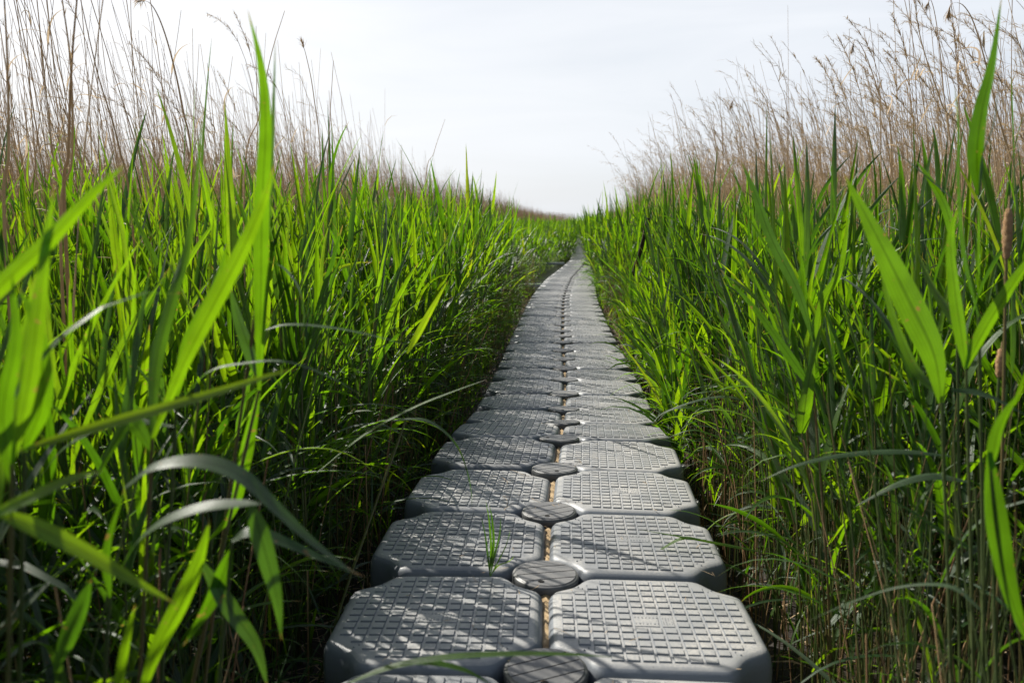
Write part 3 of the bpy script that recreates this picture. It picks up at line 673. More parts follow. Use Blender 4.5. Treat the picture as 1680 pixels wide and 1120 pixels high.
V, F, al, ac = leaves(pos, math.pi + rng.normal(0, .5, n5), rng.uniform(R(10), R(65), n5), rng.uniform(R(20), R(80), n5), rng.uniform(.30, .60, n5), rng.uniform(.014, .028, n5), 6, 2, rng.normal(0, .5, n5), rng.normal(0, .3, n5))
parts.append((V, F, np.repeat(rng.uniform(.25, .9, n5), 14), al, ac, 0))
V, F, at, mi = join(parts)
tag(obj('green_reed_bed', mesh_np('green_reed_bed', V, F, [M_LEAF, M_STEM, M_BROWN], at, midx=mi)), 'dense bed of fresh green reeds filling both sides of the walkway', 'reeds', kind='stuff')

# ------------------------------------------------------------------ dry reeds
def plume(tip_pts, dirs, n_bl, r, lmul=1.0, side=1.0):
    """drooping panicle: fine blades along the last points of a stalk. tip_pts (S,3)"""
    S = len(tip_pts); t = r.random(n_bl); idx = t * (S - 1); i0 = np.floor(idx).astype(int).clip(0, S - 2); f = (idx - i0)[:, None]
    b = tip_pts[i0] * (1 - f) + tip_pts[i0 + 1] * f; tg = tip_pts[i0 + 1] - tip_pts[i0]
    az = np.arctan2(tg[:, 1], tg[:, 0]) + r.normal(0, .8, n_bl); el = np.arctan2(tg[:, 2], np.hypot(tg[:, 0], tg[:, 1])) + r.normal(0, .35, n_bl)
    return leaves(b, az, el, r.uniform(.2, 1.1, n_bl), r.uniform(.03, .075, n_bl) * lmul * (1.15 - .5 * t), r.uniform(.0025, .005, n_bl) * lmul, 3, 2, r.normal(0, 1, n_bl), r.normal(0, .5, n_bl))
def dry_curves(n, r, H, side):
    S = 13; s = np.linspace(0, 1, S)[None, :]
    lx = r.normal(-.12, .08, n); ly = r.normal(0, .07, n)
    straight = r.random(n) < (.72 if side < 0 else .3)
    droop = np.where(straight, 0, r.uniform(.05, .17, n))[:, None]
    t = np.clip((s - .84) / .16, 0, 1)
    kx = lx[:, None] * s ** 1.5 * H[:, None] - droop * t ** 1.4
    kz = s * H[:, None] - droop * (.25 * t + 1.1 * t ** 2.5)
    return np.stack([kx, ly[:, None] * s ** 1.3 * H[:, None], kz], -1), straight
def dry_bulk(x, y, side, wm, sides, plumes, r):
    n = len(x); parts = []
    H = 1.5 + 1.15 * r.random(n) ** .8 * np.where(r.random(n) < .12, .75, 1)
    H = H + np.clip((y - 10) / 8, 0, 1) * (.18 if side < 0 else -.05)
    C, straight = dry_curves(n, r, H, side); C = C + np.stack([x, y, np.full(n, GROUND)], 1)[:, None]
    s = np.linspace(0, 1, C.shape[1])[None]; rad = (r.uniform(.0016, .0030, n) * wm)[:, None] * (1.1 - .75 * s)
    V, F = tubes(C, rad, sides); parts.append((V, F, np.repeat(r.random(n), C.shape[1] * sides), np.zeros(len(V)), np.zeros(len(V)), 0))
    pi_ = np.where(~straight)[0]
    if plumes and len(pi_):
        nb = int(plumes * 1.5); m_ = len(pi_); t = r.random((m_, nb)); lo = C.shape[1] - 3
        idx = lo + .55 + t * 1.44; i0 = np.floor(idx).astype(int); f = (idx - i0)[..., None]
        rows = pi_[:, None]; b = C[rows, i0] * (1 - f) + C[rows, i0 + 1] * f; tg = C[rows, i0 + 1] - C[rows, i0]
        k = m_ * nb; tg = tg.reshape(-1, 3)
        az = np.arctan2(tg[:, 1], tg[:, 0]) + r.normal(0, .6, k); el = np.arctan2(tg[:, 2], np.hypot(tg[:, 0], tg[:, 1])) + r.normal(0, .3, k)
        V, F, al, ac = leaves(b.reshape(-1, 3), az, el, r.uniform(.3, 1.2, k), r.uniform(.03, .07, k) * wm ** .5, r.uniform(.002, .0045, k) * wm, 2, 2, r.normal(0, 1, k), r.normal(0, .4, k))
        parts.append((V, F, np.repeat(r.random(m_), nb * 6), al, ac, 1))
    # withered leaf scraps hanging on the stalks
    k = int(n * 1.6); q = r.integers(0, n, k); fi = r.uniform(4, 11, k); i0 = fi.astype(int); f = (fi - i0)[:, None]
    b = C[q, i0] * (1 - f) + C[q, i0 + 1] * f
    V, F, al, ac = leaves(b, r.uniform(0, 6.28, k), r.uniform(R(20), R(80), k), r.uniform(R(20), R(130), k), r.uniform(.05, .20, k), r.uniform(.003, .009, k) * wm, 3, 2, r.normal(0, 1.5, k), r.normal(0, .8, k))
    parts.append((V, F, np.repeat(r.random(k), 8), al, ac, 0))
    return parts
D = []
for side in (-1, 1):
    for (y0, y1, dn, ml, wm, sd, pl) in ((1.6, 6, 66 if side < 0 else 70, 6, 1.15, 4, 14), (6, 14, 66 if side < 0 else 100, 9.5, 1.35, 4, 14), (14, 35, 70 if side < 0 else 80, 14, 1.9, 3, 7), (35, 120, 32, 36, 3.2, 3, 4)):
        x, y, ui = scatter(side, y0, y1, dn, ml, dry=True)
        D.append((side, x, y, wm, sd, pl))
dc = []
for gi, (side, x, y, wm, sd, pl) in enumerate(D):
    for i in range(len(x)):
        if abs(x[i]) < .60 * y[i] + .1: dc.append((y[i], gi, i))
dc.sort(); dnear = set((g, i) for _, g, i in dc[:285])
def dry_proto(side, seed):
    r = np.random.default_rng(seed)
    H = r.uniform(1.95, 2.6, 1); C, straight = dry_curves(1, r, H, side); S2 = 24
    ss = np.linspace(0, 1, C.shape[1]); s2 = np.linspace(0, 1, S2); C2 = np.stack([np.interp(s2, ss, C[0, :, k]) for k in range(3)], 1); 
    # soften the polyline
    for _ in range(2): C2[1:-1] = (C2[:-2] + C2[1:-1] * 2 + C2[2:]) / 4
    C2[:, 0] += .012 * np.sin(s2 * 9 + seed) * s2
    rad = .0029 * (1.1 - .75 * s2) * (1 + .25 * (np.arange(S2) % 4 == 0))
    V, F = tubes(C2[None], rad[None], 6)
    ms = [('stalk', mesh_np('stalk', V, F, [M_DRY], {'rnd': np.full(len(V), r.random())}))]
    if not straight[0]:
        V, F, al, ac = plume(C2[-4:], None, 80, r, .8)
        ms.append(('plume', mesh_np('plume', V, F, [M_PLUME], {'rnd': np.full(len(V), r.random()), 'along': al, 'across': ac})))
    k = int(r.integers(1, 4))
    for _ in range(k):
        i = int(r.integers(7, S2 - 3))
        V, F, al, ac = leaves(C2[i:i + 1], r.uniform(0, 6.28, 1), r.uniform(R(10), R(70), 1), r.uniform(R(30), R(140), 1), r.uniform(.08, .24, 1), r.uniform(.005, .011, 1), 8, 2, r.normal(0, 2, 1), r.normal(0, 1, 1))
        ms.append(('withered_leaf', mesh_np('withered_leaf', V, F, [M_DRY], {'rnd': np.full(len(V), r.random()), 'along': al, 'across': ac})))
    return ms, straight[0]
DPROTO = {s: [dry_proto(s, 500 + 40 * s + i) for i in range(18)] for s in (-1, 1)}
for (g, i) in sorted(dnear):
    side, x, y = D[g][0], D[g][1], D[g][2]; sn = 'left' if side < 0 else 'right'
    ms, bare = DPROTO[side][rp.randrange(18)]
    o = empty('dry_reed', (x[i], y[i], GROUND))
    if bare: tag(o, f'last year\'s dry bare reed stalk standing above the green bed on the {sn}', 'dry reed', f'bare dry stalks on the {sn}')
    else: tag(o, f'last year\'s dry tan reed with a nodding plume above the green bed on the {sn}', 'dry reed', f'plumed dry reeds on the {sn}')
    s_ = rp.uniform(.85, 1.08); o.scale = (s_, s_, s_); o.rotation_euler = (rp.gauss(0, .04), rp.gauss(0, .05), rp.uniform(-.6, .6))
    for nm, me in ms:
        c = bpy.data.objects.new(nm, me); COL.objects.link(c); c.parent = o
parts = []
for gi, (side, x, y, wm, sd, pl) in enumerate(D):
    keep = np.array([(gi, i) not in dnear for i in range(len(x))], bool)
    if keep.any(): parts += dry_bulk(x[keep], y[keep], side, wm, sd, pl, rng)
V, F, at, mi = join(parts)
tag(obj('dry_reed_bed', mesh_np('dry_reed_bed', V, F, [M_DRY, M_PLUME], at, midx=mi)), 'mass of last year\'s dry tan reeds rising behind the green ones', 'reeds', kind='stuff')

# straw litter on the mud
n = 9000; y = rng.uniform(.8, 14, n); sd = np.where(rng.random(n) < .5, -1, 1); u = .56 + rng.exponential(.5, n); x = px_at(y) + sd * u
V, F, al, ac = leaves(np.stack([x, y, GROUND + rng.uniform(.0, .10, n)], 1), rng.uniform(0, 6.28, n), rng.normal(0, .35, n), rng.normal(0, .5, n), rng.uniform(.03, .16, n), rng.uniform(.003, .010, n), 2, 2, rng.normal(0, 1.5, n))
tag(obj('reed_litter', mesh_np('reed_litter', V, F, [M_DRY], {'rnd': np.repeat(rng.random(n), 6), 'along': al, 'across': ac})), 'broken straw and dead reed leaves littering the mud', 'litter', kind='stuff')

n = 420; y = 1.2 + rng.random(n) ** 1.6 * 13; x = px_at(y) + rng.normal(0, .24, n).clip(-.44, .44); z = np.interp(y, PATH[:, 0], PATH[:, 2]) + .003
V, F, al, ac = leaves(np.stack([x, y, z], 1), rng.uniform(0, 6.28, n), rng.normal(.03, .03, n), rng.normal(0, .08, n), rng.uniform(.006, .05, n) * np.where(rng.random(n) < .12, 2.6, 1), rng.uniform(.0012, .0032, n), 3, 2, rng.normal(0, .4, n), rng.normal(0, .6, n))
tag(obj('deck_litter', mesh_np('deck_litter', V, F, [M_DRY], {'rnd': np.repeat(rng.random(n), 8), 'along': al, 'across': ac})), 'tiny straw crumbs and seed bits scattered over the floats', 'litter', kind='stuff')

# ------------------------------------------------------------------ leaves and stalks modelled one by one
def catmull(pts, n):
    pts = [np.array(p, float) for p in pts]; pts = [2 * pts[0] - pts[1]] + pts + [2 * pts[-1] - pts[-2]]; out = []
    m_ = len(pts) - 3
    for q in range(n):
        t = q / (n - 1) * m_; i = min(int(t), m_ - 1); t -= i; a, b, c, d = pts[i:i + 4]
        out.append(.5 * ((2 * b) + (c - a) * t + (2 * a - 5 * b + 4 * c - d) * t * t + (3 * b - a - 3 * c + d) * t ** 3))
    return np.array(out)
def blade_mesh(pts, width, side0=(1, .25, 0), roll=0.0, twist=0.0, rnd=.5, basew=.22, peak=.3, fold=.2, n=22):
    """a leaf blade along a 3D curve; side0 = width direction at the base"""
    C = catmull(pts, n); T = np.gradient(C, axis=0); T /= np.linalg.norm(T, axis=1)[:, None]
    V = []; al = []; ac = []; s0 = np.array(side0, float)
    for i in range(n):
        s = i / (n - 1); sd = s0 - T[i] * s0.dot(T[i]); sd /= np.linalg.norm(sd); s0 = sd; nm = np.cross(T[i], sd)
        a = roll + twist * s; s2 = sd * math.cos(a) + nm * math.sin(a); n2 = nm * math.cos(a) - sd * math.sin(a)
        pr = basew + (1 - basew) * math.sin(min(s / peak, 1) * math.pi / 2) if s < peak else max(1 - ((s - peak) / (1 - peak)) ** 1.7, .01)
        hw = width / 2 * pr; c = C[i]
        for q, f in ((-1, 1), (-.5, .35), (0, 0), (.5, .35), (1, 1)): V.append(c + s2 * hw * q + n2 * hw * fold * f); al.append(s); ac.append((q + 1) / 2)
    F = [(5 * i + j, 5 * i + j + 1, 5 * i + j + 6, 5 * i + j + 5) for i in range(n - 1) for j in range(4)]
    return mesh_np('leaf', V, np.array(F), [M_LEAF], {'rnd': np.full(len(V), rnd), 'along': al, 'across': ac})
def hero(label, d, node, blades, root=None, stem_r=.0035):
    """a reed with its own stem: node = pixel of the top node, blades = [(pixels, width_m, kwargs)]"""
    top = P(*node, d); rt = Vector(root) if root else Vector((top.x + (.10 if top.x > 0 else -.10), d + .03, GROUND))
    o = empty('green_reed', rt); tag(o, label, 'reed', 'large foreground reeds')
    mid = (top + rt) / 2 + Vector((0.012 if top.x > 0 else -.012, .01, 0))
    C = catmull([rt - rt, mid - rt, top - rt], 14); rad = np.linspace(stem_r * 1.15, stem_r * .6, 14) * (1 + .3 * (np.arange(14) % 4 == 0))
    V, F = tubes(C[None], rad[None], 8)
    obj('stem', mesh_np('stem', V, F, [M_STEM], {'rnd': np.full(len(V), .3)}), o)
    for px_, wd, kw in blades:
        kw = dict(kw); dd = kw.pop('dd', 0)
        pts = [P(a, b, d + dd * q / max(len(px_) - 1, 1)) - rt for q, (a, b) in enumerate(px_)]
        obj('leaf', blade_mesh(pts, wd, **kw), o)
    return o
exec_heroes = True
# left foreground
hero('tall reed with two broad blurred upright leaves, the tallest green leaf against the left sky', 1.25, (425, 640), [
    ([(425, 640), (428, 480), (430, 340), (436, 200), (428, 105), (406, 15)], 0.0218, dict(rnd=.55, dd=-.05, twist=.5)),
    ([(428, 560), (436, 420), (444, 300), (449, 200), (452, 60)], .022, dict(rnd=.1, roll=1.1, dd=.05)),
    ([(425, 640), (400, 760), (380, 840), (330, 900)], .02, dict(rnd=.4, dd=.1))], root=(-.62, 1.25, GROUND))
hero('reed with a broad bright leaf slanting up to the right, near left middle', 1.05, (250, 720), [
    ([(250, 720), (300, 600), (345, 510), (395, 415), (432, 330), (450, 270)], 0.0203, dict(rnd=.62, peak=.45, twist=.25)),
    ([(250, 720), (255, 600), (285, 480), (312, 380), (335, 170)], 0.0172, dict(rnd=.5, dd=.2)),
    ([(250, 740), (215, 690), (190, 720), (150, 800)], .02, dict(rnd=.3))])
hero('blurred reed at the left picture edge with a leaf slanting across the corner', .85, (20, 760), [
    ([(20, 760), (45, 640), (62, 520), (75, 400), (90, 300)], 0.0164, dict(rnd=.6)),
    ([(-60, 540), (0, 470), (80, 395), (150, 320), (205, 270)], 0.0164, dict(rnd=.66)),
    ([(20, 800), (5, 680), (25, 560), (20, 450)], 0.0172, dict(rnd=.5))])
hero('reed left of the deck with a pale grey-green leaf folded over and hanging', 1.35, (425, 470), [
    ([(428, 468), (425, 440), (437, 430), (465, 441), (490, 475), (498, 520), (497, 560)], .034, dict(rnd=.12, peak=.4, side0=(.2, 1, .1), fold=.1, basew=.7)),
    ([(425, 620), (405, 560), (388, 510), (378, 470)], .028, dict(rnd=.05, roll=.9)),
    ([(425, 545), (470, 533), (540, 537), (610, 550), (668, 566)], 0.0125, dict(rnd=.45, side0=(.1, 1, .2), fold=.1))], root=(-.60, 1.4, GROUND))
hero('reed with a long thin leaf arching to the right beneath the folded grey one', 1.2, (290, 650), [
    ([(290, 665), (340, 612), (400, 597), (470, 594), (540, 618), (600, 652)], 0.0125, dict(rnd=.4, side0=(.1, 1, .3))),
    ([(290, 650), (310, 560), (355, 470), (372, 400)], 0.0187, dict(rnd=.57)),
    ([(290, 700), (200, 690), (110, 730), (60, 790)], 0.0125, dict(rnd=.5))])
hero('low reed with wide grey-green leaves arching over at the lower left', .95, (180, 980), [
    ([(195, 940), (225, 890), (270, 855), (335, 832), (400, 826), (440, 826)], .030, dict(rnd=.1, side0=(.15, 1, .55), fold=.08, peak=.5)),
    ([(205, 800), (255, 765), (330, 757), (395, 780), (450, 830), (520, 895), (590, 945)], .028, dict(rnd=.15, side0=(.1, 1, .5), fold=.08, peak=.4)),
    ([(412, 826), (425, 870), (442, 930), (455, 985), (462, 1050)], .022, dict(rnd=.08, side0=(1, .3, 0))),
    ([(180, 980), (175, 900), (205, 800)], 0.0094, dict(rnd=.3))])
hero('reed with a pale leaf stretched towards the deck at lower left', 1.05, (380, 890), [
    ([(380, 888), (410, 872), (455, 884), (520, 912), (600, 946)], .020, dict(rnd=.2, side0=(.1, 1, .7), fold=.1)),
    ([(330, 920), (380, 1000), (420, 1060), (440, 1130)], .022, dict(rnd=.05)),
    ([(380, 900), (350, 980), (300, 1060)], .02, dict(rnd=.3))])
hero('reed with a blurred yellow-green leaf lying slantwise, browned at its tip', .8, (-40, 900), [
    ([(-20, 835), (60, 865), (140, 905), (220, 952), (292, 992)], 0.0172, dict(rnd=.93, side0=(0, .6, 1))),
    ([(-40, 860), (40, 820), (120, 785), (170, 772)], 0.0125, dict(rnd=.96, side0=(0, .6, 1)))])
hero('reed with a long yellowing leaf crossing the left bed, orange tip', .9, (40, 740), [
    ([(30, 740), (120, 712), (230, 680), (340, 648), (430, 620), (487, 604)], 0.0125, dict(rnd=.95, side0=(0, .5, 1))),
    ([(40, 740), (70, 650), (60, 540), (30, 470)], .02, dict(rnd=.5))])
hero('bright backlit leaf rising at the bottom left of the deck', .95, (215, 1180), [
    ([(225, 1160), (255, 1070), (295, 990), (325, 920), (345, 850)], 0.0203, dict(rnd=.62, peak=.5)),
    ([(190, 1150), (205, 1060), (222, 990)], 0.0117, dict(rnd=.7)), ([(90, 1100), (130, 1000), (150, 950)], .02, dict(rnd=.2))])
hero('reed lying over the deck at the very bottom, its thin leaf spanning the seam', 1.15, (480, 1160), [
    ([(560, 1125), (640, 1094), (740, 1077), (850, 1072), (940, 1073), (1015, 1078)], 0.0117, dict(rnd=.55, side0=(0, 1, .4))),
    ([(655, 1088), (700, 1086), (760, 1098), (812, 1125)], 0.0125, dict(rnd=.6, side0=(0, 1, .3))),
    ([(480, 1160), (560, 1125)], 0.0047, dict(rnd=.5, side0=(0, 1, .3)))], root=(-.62, 1.1, GROUND))
hero('reed with a leaf leaning over the deck edge at its left, yellow near the base', 1.9, (665, 690), [
    ([(520, 775), (600, 712), (680, 668), (750, 640), (800, 622)], 0.0125, dict(rnd=.7, side0=(.1, 1, .4))),
    ([(668, 580), (690, 540), (712, 500), (735, 460)], 0.0156, dict(rnd=.95)),
    ([(640, 690), (700, 690), (748, 730), (770, 790), (775, 840)], .014, dict(rnd=.1, side0=(.1, 1, .2)))], root=(-.52, 1.95, GROUND))
# right foreground
hero('tall reed at the right edge, its broad dark leaf reaching the picture top', 1.35, (1606, 520), [
    ([(1606, 320), (1603, 250), (1612, 180), (1630, 100), (1644, -10)], .034, dict(rnd=.3, peak=.3, twist=.3)),
    ([(1606, 325), (1612, 260), (1632, 200), (1640, 120)], .022, dict(rnd=.1, roll=.9)),
    ([(1606, 520), (1585, 420), (1575, 310), (1574, 210), (1566, 140)], .026, dict(rnd=.2, roll=.7, dd=-.1)),
    ([(1606, 460), (1606, 390), (1606, 320)], .006, dict(rnd=.4))])
hero('reed on the right with one very broad bright leaf slanting up to the left', 1.25, (1545, 660), [
    ([(1545, 660), (1532, 580), (1490, 490), (1440, 390), (1384, 284)], .048, dict(rnd=.5, peak=.42, fold=.12)),
    ([(1545, 650), (1500, 600), (1460, 500), (1440, 400)], .02, dict(rnd=.6, dd=.1)),
    ([(1560, 640), (1620, 650), (1700, 690)], .016, dict(rnd=.15, side0=(0, 1, .5)))])
hero('reed at the right edge whose leaves open in a V above a knobbly node', 1.3, (1585, 605), [
    ([(1585, 605), (1605, 560), (1640, 500), (1680, 440), (1730, 380)], .026, dict(rnd=.55, peak=.4)),
    ([(1585, 605), (1576, 540), (1566, 470), (1560, 390), (1575, 330)], .024, dict(rnd=.5)),
    ([(1585, 605), (1575, 540), (1530, 470), (1500, 400)], .022, dict(rnd=.65, dd=.15))])
hero('reed with a blurred leaf falling down the right picture edge', 1.05, (1625, 770), [
    ([(1622, 740), (1628, 820), (1640, 900), (1662, 990), (1700, 1080)], .034, dict(rnd=.42, peak=.4)),
    ([(1625, 770), (1640, 700), (1675, 640)], .02, dict(rnd=.5)),
    ([(1610, 1000), (1560, 960), (1480, 960), (1400, 985), (1312, 1024)], .012, dict(rnd=.15, side0=(0, 1, .4), dd=.15))])
hero('reed in the right bed with a grey-green leaf slanting left beside a dark one', 1.9, (1335, 640), [
    ([(1335, 560), (1310, 480), (1265, 390), (1240, 320), (1215, 262)], .026, dict(rnd=.08, peak=.4)),
    ([(1335, 640), (1300, 590), (1250, 520), (1180, 440)], .022, dict(rnd=.3)),
    ([(1335, 600), (1350, 500), (1380, 440), (1395, 330)], .024, dict(rnd=.6))])
hero('reed in the right bed with a thin dark leaf pointing left across the sky line', 1.7, (1568, 420), [
    ([(1568, 330), (1548, 312), (1510, 280), (1478, 255), (1440, 232)], .013, dict(rnd=.05, roll=.7)),
    ([(1568, 420), (1555, 350), (1530, 300), (1500, 260)], .02, dict(rnd=.4))])
hero('reed with a long pale leaf arching left across the lower right bed', 1.5, (1600, 800), [
    ([(1560, 748), (1480, 740), (1390, 745), (1310, 762), (1245, 790)], .013, dict(rnd=.12, side0=(0, 1, .5))),
    ([(1590, 790), (1530, 780), (1470, 795), (1400, 832)], .018, dict(rnd=.1, side0=(0, 1, .5))),
    ([(1600, 900), (1560, 880), (1500, 840), (1450, 815)], .015, dict(rnd=.2, side0=(0, 1, .5)))])
hero('reed hanging two narrow leaves over the outer corner of a near right float', 2.35, (1250, 905), [
    ([(1250, 905), (1190, 893), (1130, 882), (1048, 868)], .012, dict(rnd=.6, side0=(0, 1, .4))),
    ([(1150, 884), (1120, 882), (1090, 897), (1060, 917)], .012, dict(rnd=.65, side0=(0, 1, .4))),
    ([(1250, 960), (1200, 928), (1150, 930), (1118, 962), (1100, 990)], .013, dict(rnd=.6, side0=(0, 1, .4)))])
hero('reed with a pale leaf bowing over the right edge of the floats half way up', 3.0, (1240, 660), [
    ([(1240, 668), (1200, 651), (1150, 655), (1090, 676), (1070, 695)], .016, dict(rnd=.12, side0=(0, 1, .4))),
    ([(1240, 700), (1200, 720), (1140, 705), (1100, 715)], .014, dict(rnd=.5, side0=(0, 1, .4))),
    ([(1240, 640), (1220, 560), (1190, 480)], .022, dict(rnd=.6))])
# young grass tuft rooted between two floats
tf = P(803, 944, 2.16); tf = Vector((tf.x, 2.18, -.03)); o = empty('grass_tuft', tf)
tag(o, 'small tuft of young grass sprouting from the joint between two left floats', 'grass tuft')
for (pp, wd, rn) in (([(803, 935), (806, 895), (803, 850), (797, 815)], .006, .4), ([(803, 935), (810, 890), (808, 850), (803, 822)], .007, .3), ([(804, 938), (800, 900), (796, 870), (789, 838)], .005, .2),
                     ([(804, 940), (812, 905), (820, 870), (822, 840)], .006, .1), ([(805, 940), (815, 920), (830, 890), (838, 862)], .004, .5), ([(805, 938), (818, 922), (835, 915), (845, 905)], .004, .97)):
    obj('leaf', blade_mesh([P(a, b, 2.17) - tf for a, b in pp], wd, rnd=rn), o)
o.location.y -= .022; o.location.z = tf.z

# cattails
def cattail(label, top, bot, d, rad, root):
    t, b = P(*top, d), P(*bot, d); rt = Vector((root[0], root[1], GROUND)); o = empty('cattail', rt); tag(o, label, 'cattail', 'cattails at the right edge')
    ax = t - b; n = 16; C = np.array([b - rt + ax * (i / (n - 1)) for i in range(n)]); s = np.linspace(0, 1, n)
    rd = rad * np.clip(np.sin(np.clip(s, .02, .98) * math.pi), 0, 1) ** .28 * (1 + .05 * np.sin(s * 37)); V, F = tubes(C[None], rd[None], 14)
    V = V + rng.normal(0, .0005, V.shape)
    obj('seed_head', mesh_np('seed_head', V, F, [M_CATTAIL]), o)
    C = catmull([(0, 0, 0), (b - rt) * .5 + Vector((.01, 0, 0)), b - rt + ax * .05], 10); V, F = tubes(C[None], np.full((1, 10), .0028), 7)
    obj('stalk', mesh_np('stalk', V, F, [M_STEM], {'rnd': np.full(len(V), .7)}), o)
    C = np.array([t - rt - ax * .05, t - rt + ax * .25]); V, F = tubes(C[None], np.array([[.0018, .0008]]), 5)
    obj('spike', mesh_np('spike', V, F, [M_DRY], {'rnd': np.full(len(V), .5)}), o)
cattail('brown velvety cattail head, the higher one at the right picture edge', (1655, 342), (1651, 424), 1.55, .0085, (.93, 1.56))
cattail('duller brown cattail head, the lower one behind leaves at the right edge', (1643, 572), (1639, 618), 1.6, .0078, (.92, 1.63))

# tall dry stalks standing apart
def dry_hero(label, d, pp, plume_n=0, r0=.0035, pl=1.0, rnd=.5, root=None, tail=6):
    pts = [P(a, b, d) for a, b in pp]; rt = Vector((pts[0].x + (pts[0].x - pts[1].x) * .3, d, GROUND)) if root is None else Vector(root)
    o = empty('dry_reed', rt); tag(o, label, 'dry reed', 'tall dry stalks standing out against the sky')
    C = catmull([(0, 0, 0)] + [p - rt for p in pts], 34); rad = np.linspace(r0, r0 * .3, 34); V, F = tubes(C[None], rad[None], 6)
    obj('stalk', mesh_np('stalk', V, F, [M_DRY], {'rnd': np.full(len(V), rnd)}), o)
    if plume_n:
        V, F, al, ac = plume(C[-tail:], None, plume_n, np.random.default_rng(int(pp[0][0])), pl)
        obj('plume', mesh_np('plume', V, F, [M_PLUME], {'rnd': np.full(len(V), rnd), 'along': al, 'across': ac}), o)
dry_hero('tall dry stalk with a hooked curling plume near the top right corner', 3.2, [(1690, 420), (1640, 200), (1605, 60), (1583, 12), (1562, 6), (1555, 24)], 70, .004, .8, .1, tail=5)
dry_hero('dark dry stalk with a slim upright plume running off the top at the right', 3.4, [(1590, 300), (1545, 170), (1512, 70), (1498, -15)], 60, .0045, .7, .1, tail=8)
dry_hero('tan dry stalk with a plume dangling at the top edge, right side', 3.9, [(1560, 320), (1548, 150), (1538, 50), (1528, 2), (1520, 10)], 60, .0035, .7, .5, tail=4)
dry_hero('dry stalk with a drooping plume, tallest of the middle right reeds', 4.6, [(1462, 250), (1440, 150), (1420, 90), (1404, 66), (1397, 84)], 70, .004, .7, .5, tail=5)
dry_hero('dry stalk arching left with a feathery plume, leftmost of the right-hand reeds', 6.3, [(1262, 330), (1240, 230), (1222, 170), (1207, 160), (1198, 175)], 60, .004, .9, .4, tail=5)
dry_hero('bare straight dry stalk leaning right against the left sky, behind the tallest leaf', 3.0, [(400, 330), (425, 190), (445, 90), (467, 18)], 0, .003, 1, .1)
dry_hero('bare straight dry stalk standing alone right of the tallest green leaf', 4.0, [(538, 330), (540, 220), (547, 100)], 0, .0035, 1, .1)
dry_hero('plumed dry stalk leaning left, right of the tallest green leaf', 3.9, [(528, 300), (515, 160), (503, 95), (494, 66)], 50, .003, .6, .5, tail=6)
dry_hero('lone bare stalk leaning right out of the middle left reeds', 7.0, [(698, 310), (712, 250), (730, 196)], 0, .004, 1, .1)
dry_hero('thick blurred brown stalk standing near the left edge', 2.0, [(108, 400), (112, 250), (118, 100), (128, -20)], 14, .0058, .8, .45, tail=14)
dry_hero('second thick brown stalk leaning beside the blurred one near the left edge', 2.1, [(100, 420), (118, 260), (116, 110), (100, -15)], 10, .005, .8, .6, tail=14)
dry_hero('thick tan stalk at the extreme left edge', 1.9, [(10, 420), (14, 250), (12, 100), (6, -20)], 8, .0052, .8, .7, tail=14)
dry_hero('dark dry stalk leaning left over the upper left sky', 2.6, [(220, 400), (195, 240), (160, 120), (130, -10)], 0, .004, 1, .2)
dry_hero('dry stalk bending left with a plume touching the top edge at left', 2.7, [(320, 330), (300, 180), (275, 70), (250, 10), (225, 0)], 50, .004, .7, .4, tail=5)

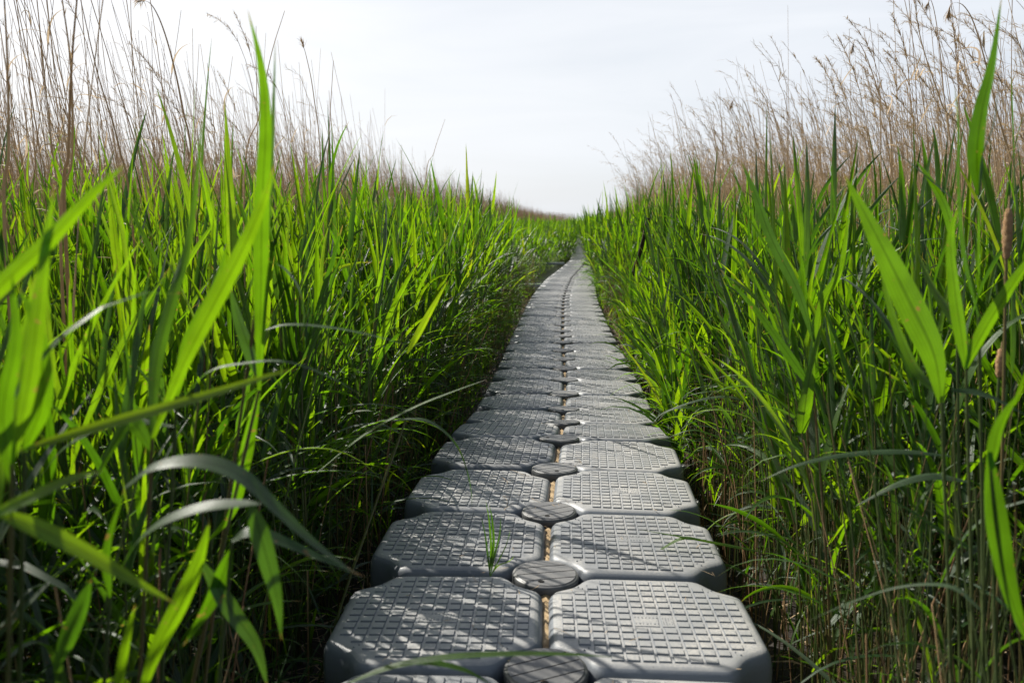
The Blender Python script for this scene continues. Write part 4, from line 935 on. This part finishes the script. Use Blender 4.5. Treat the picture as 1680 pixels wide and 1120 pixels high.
# wooden stake in the right bed, and the squat post beside the deck
def pole(name, label, a, b, r0, r1, mat, sides=9, seed=1, cat='stake'):
    a, b = Vector(a), Vector(b); n = 14; rr = np.random.default_rng(seed)
    C = np.array([a.lerp(b, i / (n - 1)) - a for i in range(n)]); C[1:-1, :2] += rr.normal(0, .004, (n - 2, 2)); rad = np.linspace(r0, r1, n) * rr.uniform(.9, 1.1, n)
    V, F = tubes(C[None], rad[None], sides); F = [tuple(f) for f in F] + [tuple(range(len(V) - sides, len(V)))]
    o = obj(name, mesh_np(name, V, F, [mat])); o.location = a; tag(o, label, cat); return o
tp, bt = P(1064, 357, 6.2), P(1036, 464, 6.6); foot = Vector((.935, 6.75, GROUND - .05)); pts_ = catmull([(0, 0, 0), (bt - foot) * .55 + Vector((.004, 0, 0)), bt - foot, (bt.lerp(tp, .5)) - foot + Vector((.006, 0, 0)), tp - foot], 22)
rad_ = np.linspace(.015, .0145, 22) * np.random.default_rng(4).uniform(.85, 1.12, 22); V, F = tubes(pts_[None], rad_[None], 9); F = [tuple(f) for f in F] + [tuple(range(len(V) - 9, len(V)))]
o = obj('wooden_stake', mesh_np('wooden_stake', V, F, [M_WOOD])); o.location = foot; tag(o, 'dark weathered wooden stake leaning in the green reeds right of the walkway', 'stake')
pole('mooring_post', 'short dark brown post standing close against the right side of the floats', (.905, 6.0, GROUND - .05), (.915, 6.0, P(1043, 596, 6.0).z), .021, .020, M_WOOD, seed=9, cat='post')

# galvanised side beams reaching from the floats into the left water gap
def beam(label, c, ln, w_, h, yaw):
    V = []; F = []; e = .006
    for x in (0, -ln):
        for (y, z) in ((-w_ / 2 + e, 0), (w_ / 2 - e, 0), (w_ / 2, -e), (w_ / 2, -h + e), (w_ / 2 - e, -h), (-w_ / 2 + e, -h), (-w_ / 2, -h + e), (-w_ / 2, -e)): V.append((x, y, z))
    F = [(i, (i + 1) % 8, 8 + (i + 1) % 8, 8 + i) for i in range(8)] + [tuple(range(8))[::-1], tuple(range(8, 16))]
    o = obj('steel_beam', mesh_np('steel_beam', V, F, [M_STEEL], smooth=False)); o.location = c; o.rotation_euler = (0, 0, yaw)
    tag(o, label, 'beam', 'side beams of the walkway')
    if ln < 1: return
    V, F = loft([([(-ln * .3 + x * .8, y * .55) for x, y in outline(i_)], z) for i_, z in ((.03, -h - .002), (.005, -h - .03), (0, -.26), (.03, -.30))])
    obj('carrier_float', mesh_np('carrier_float', V, F, [M_SHADOWF], smooth=False), o)
beam('pale steel beam reaching left from the walkway over dark water, the nearer of two', (.52, 15.5, -.135), 1.05, .12, .05, .05)
beam('pale steel beam reaching left from the walkway, the farther and smaller-looking of two', (1.45, 24.2, -.135), .95, .14, .06, .1)
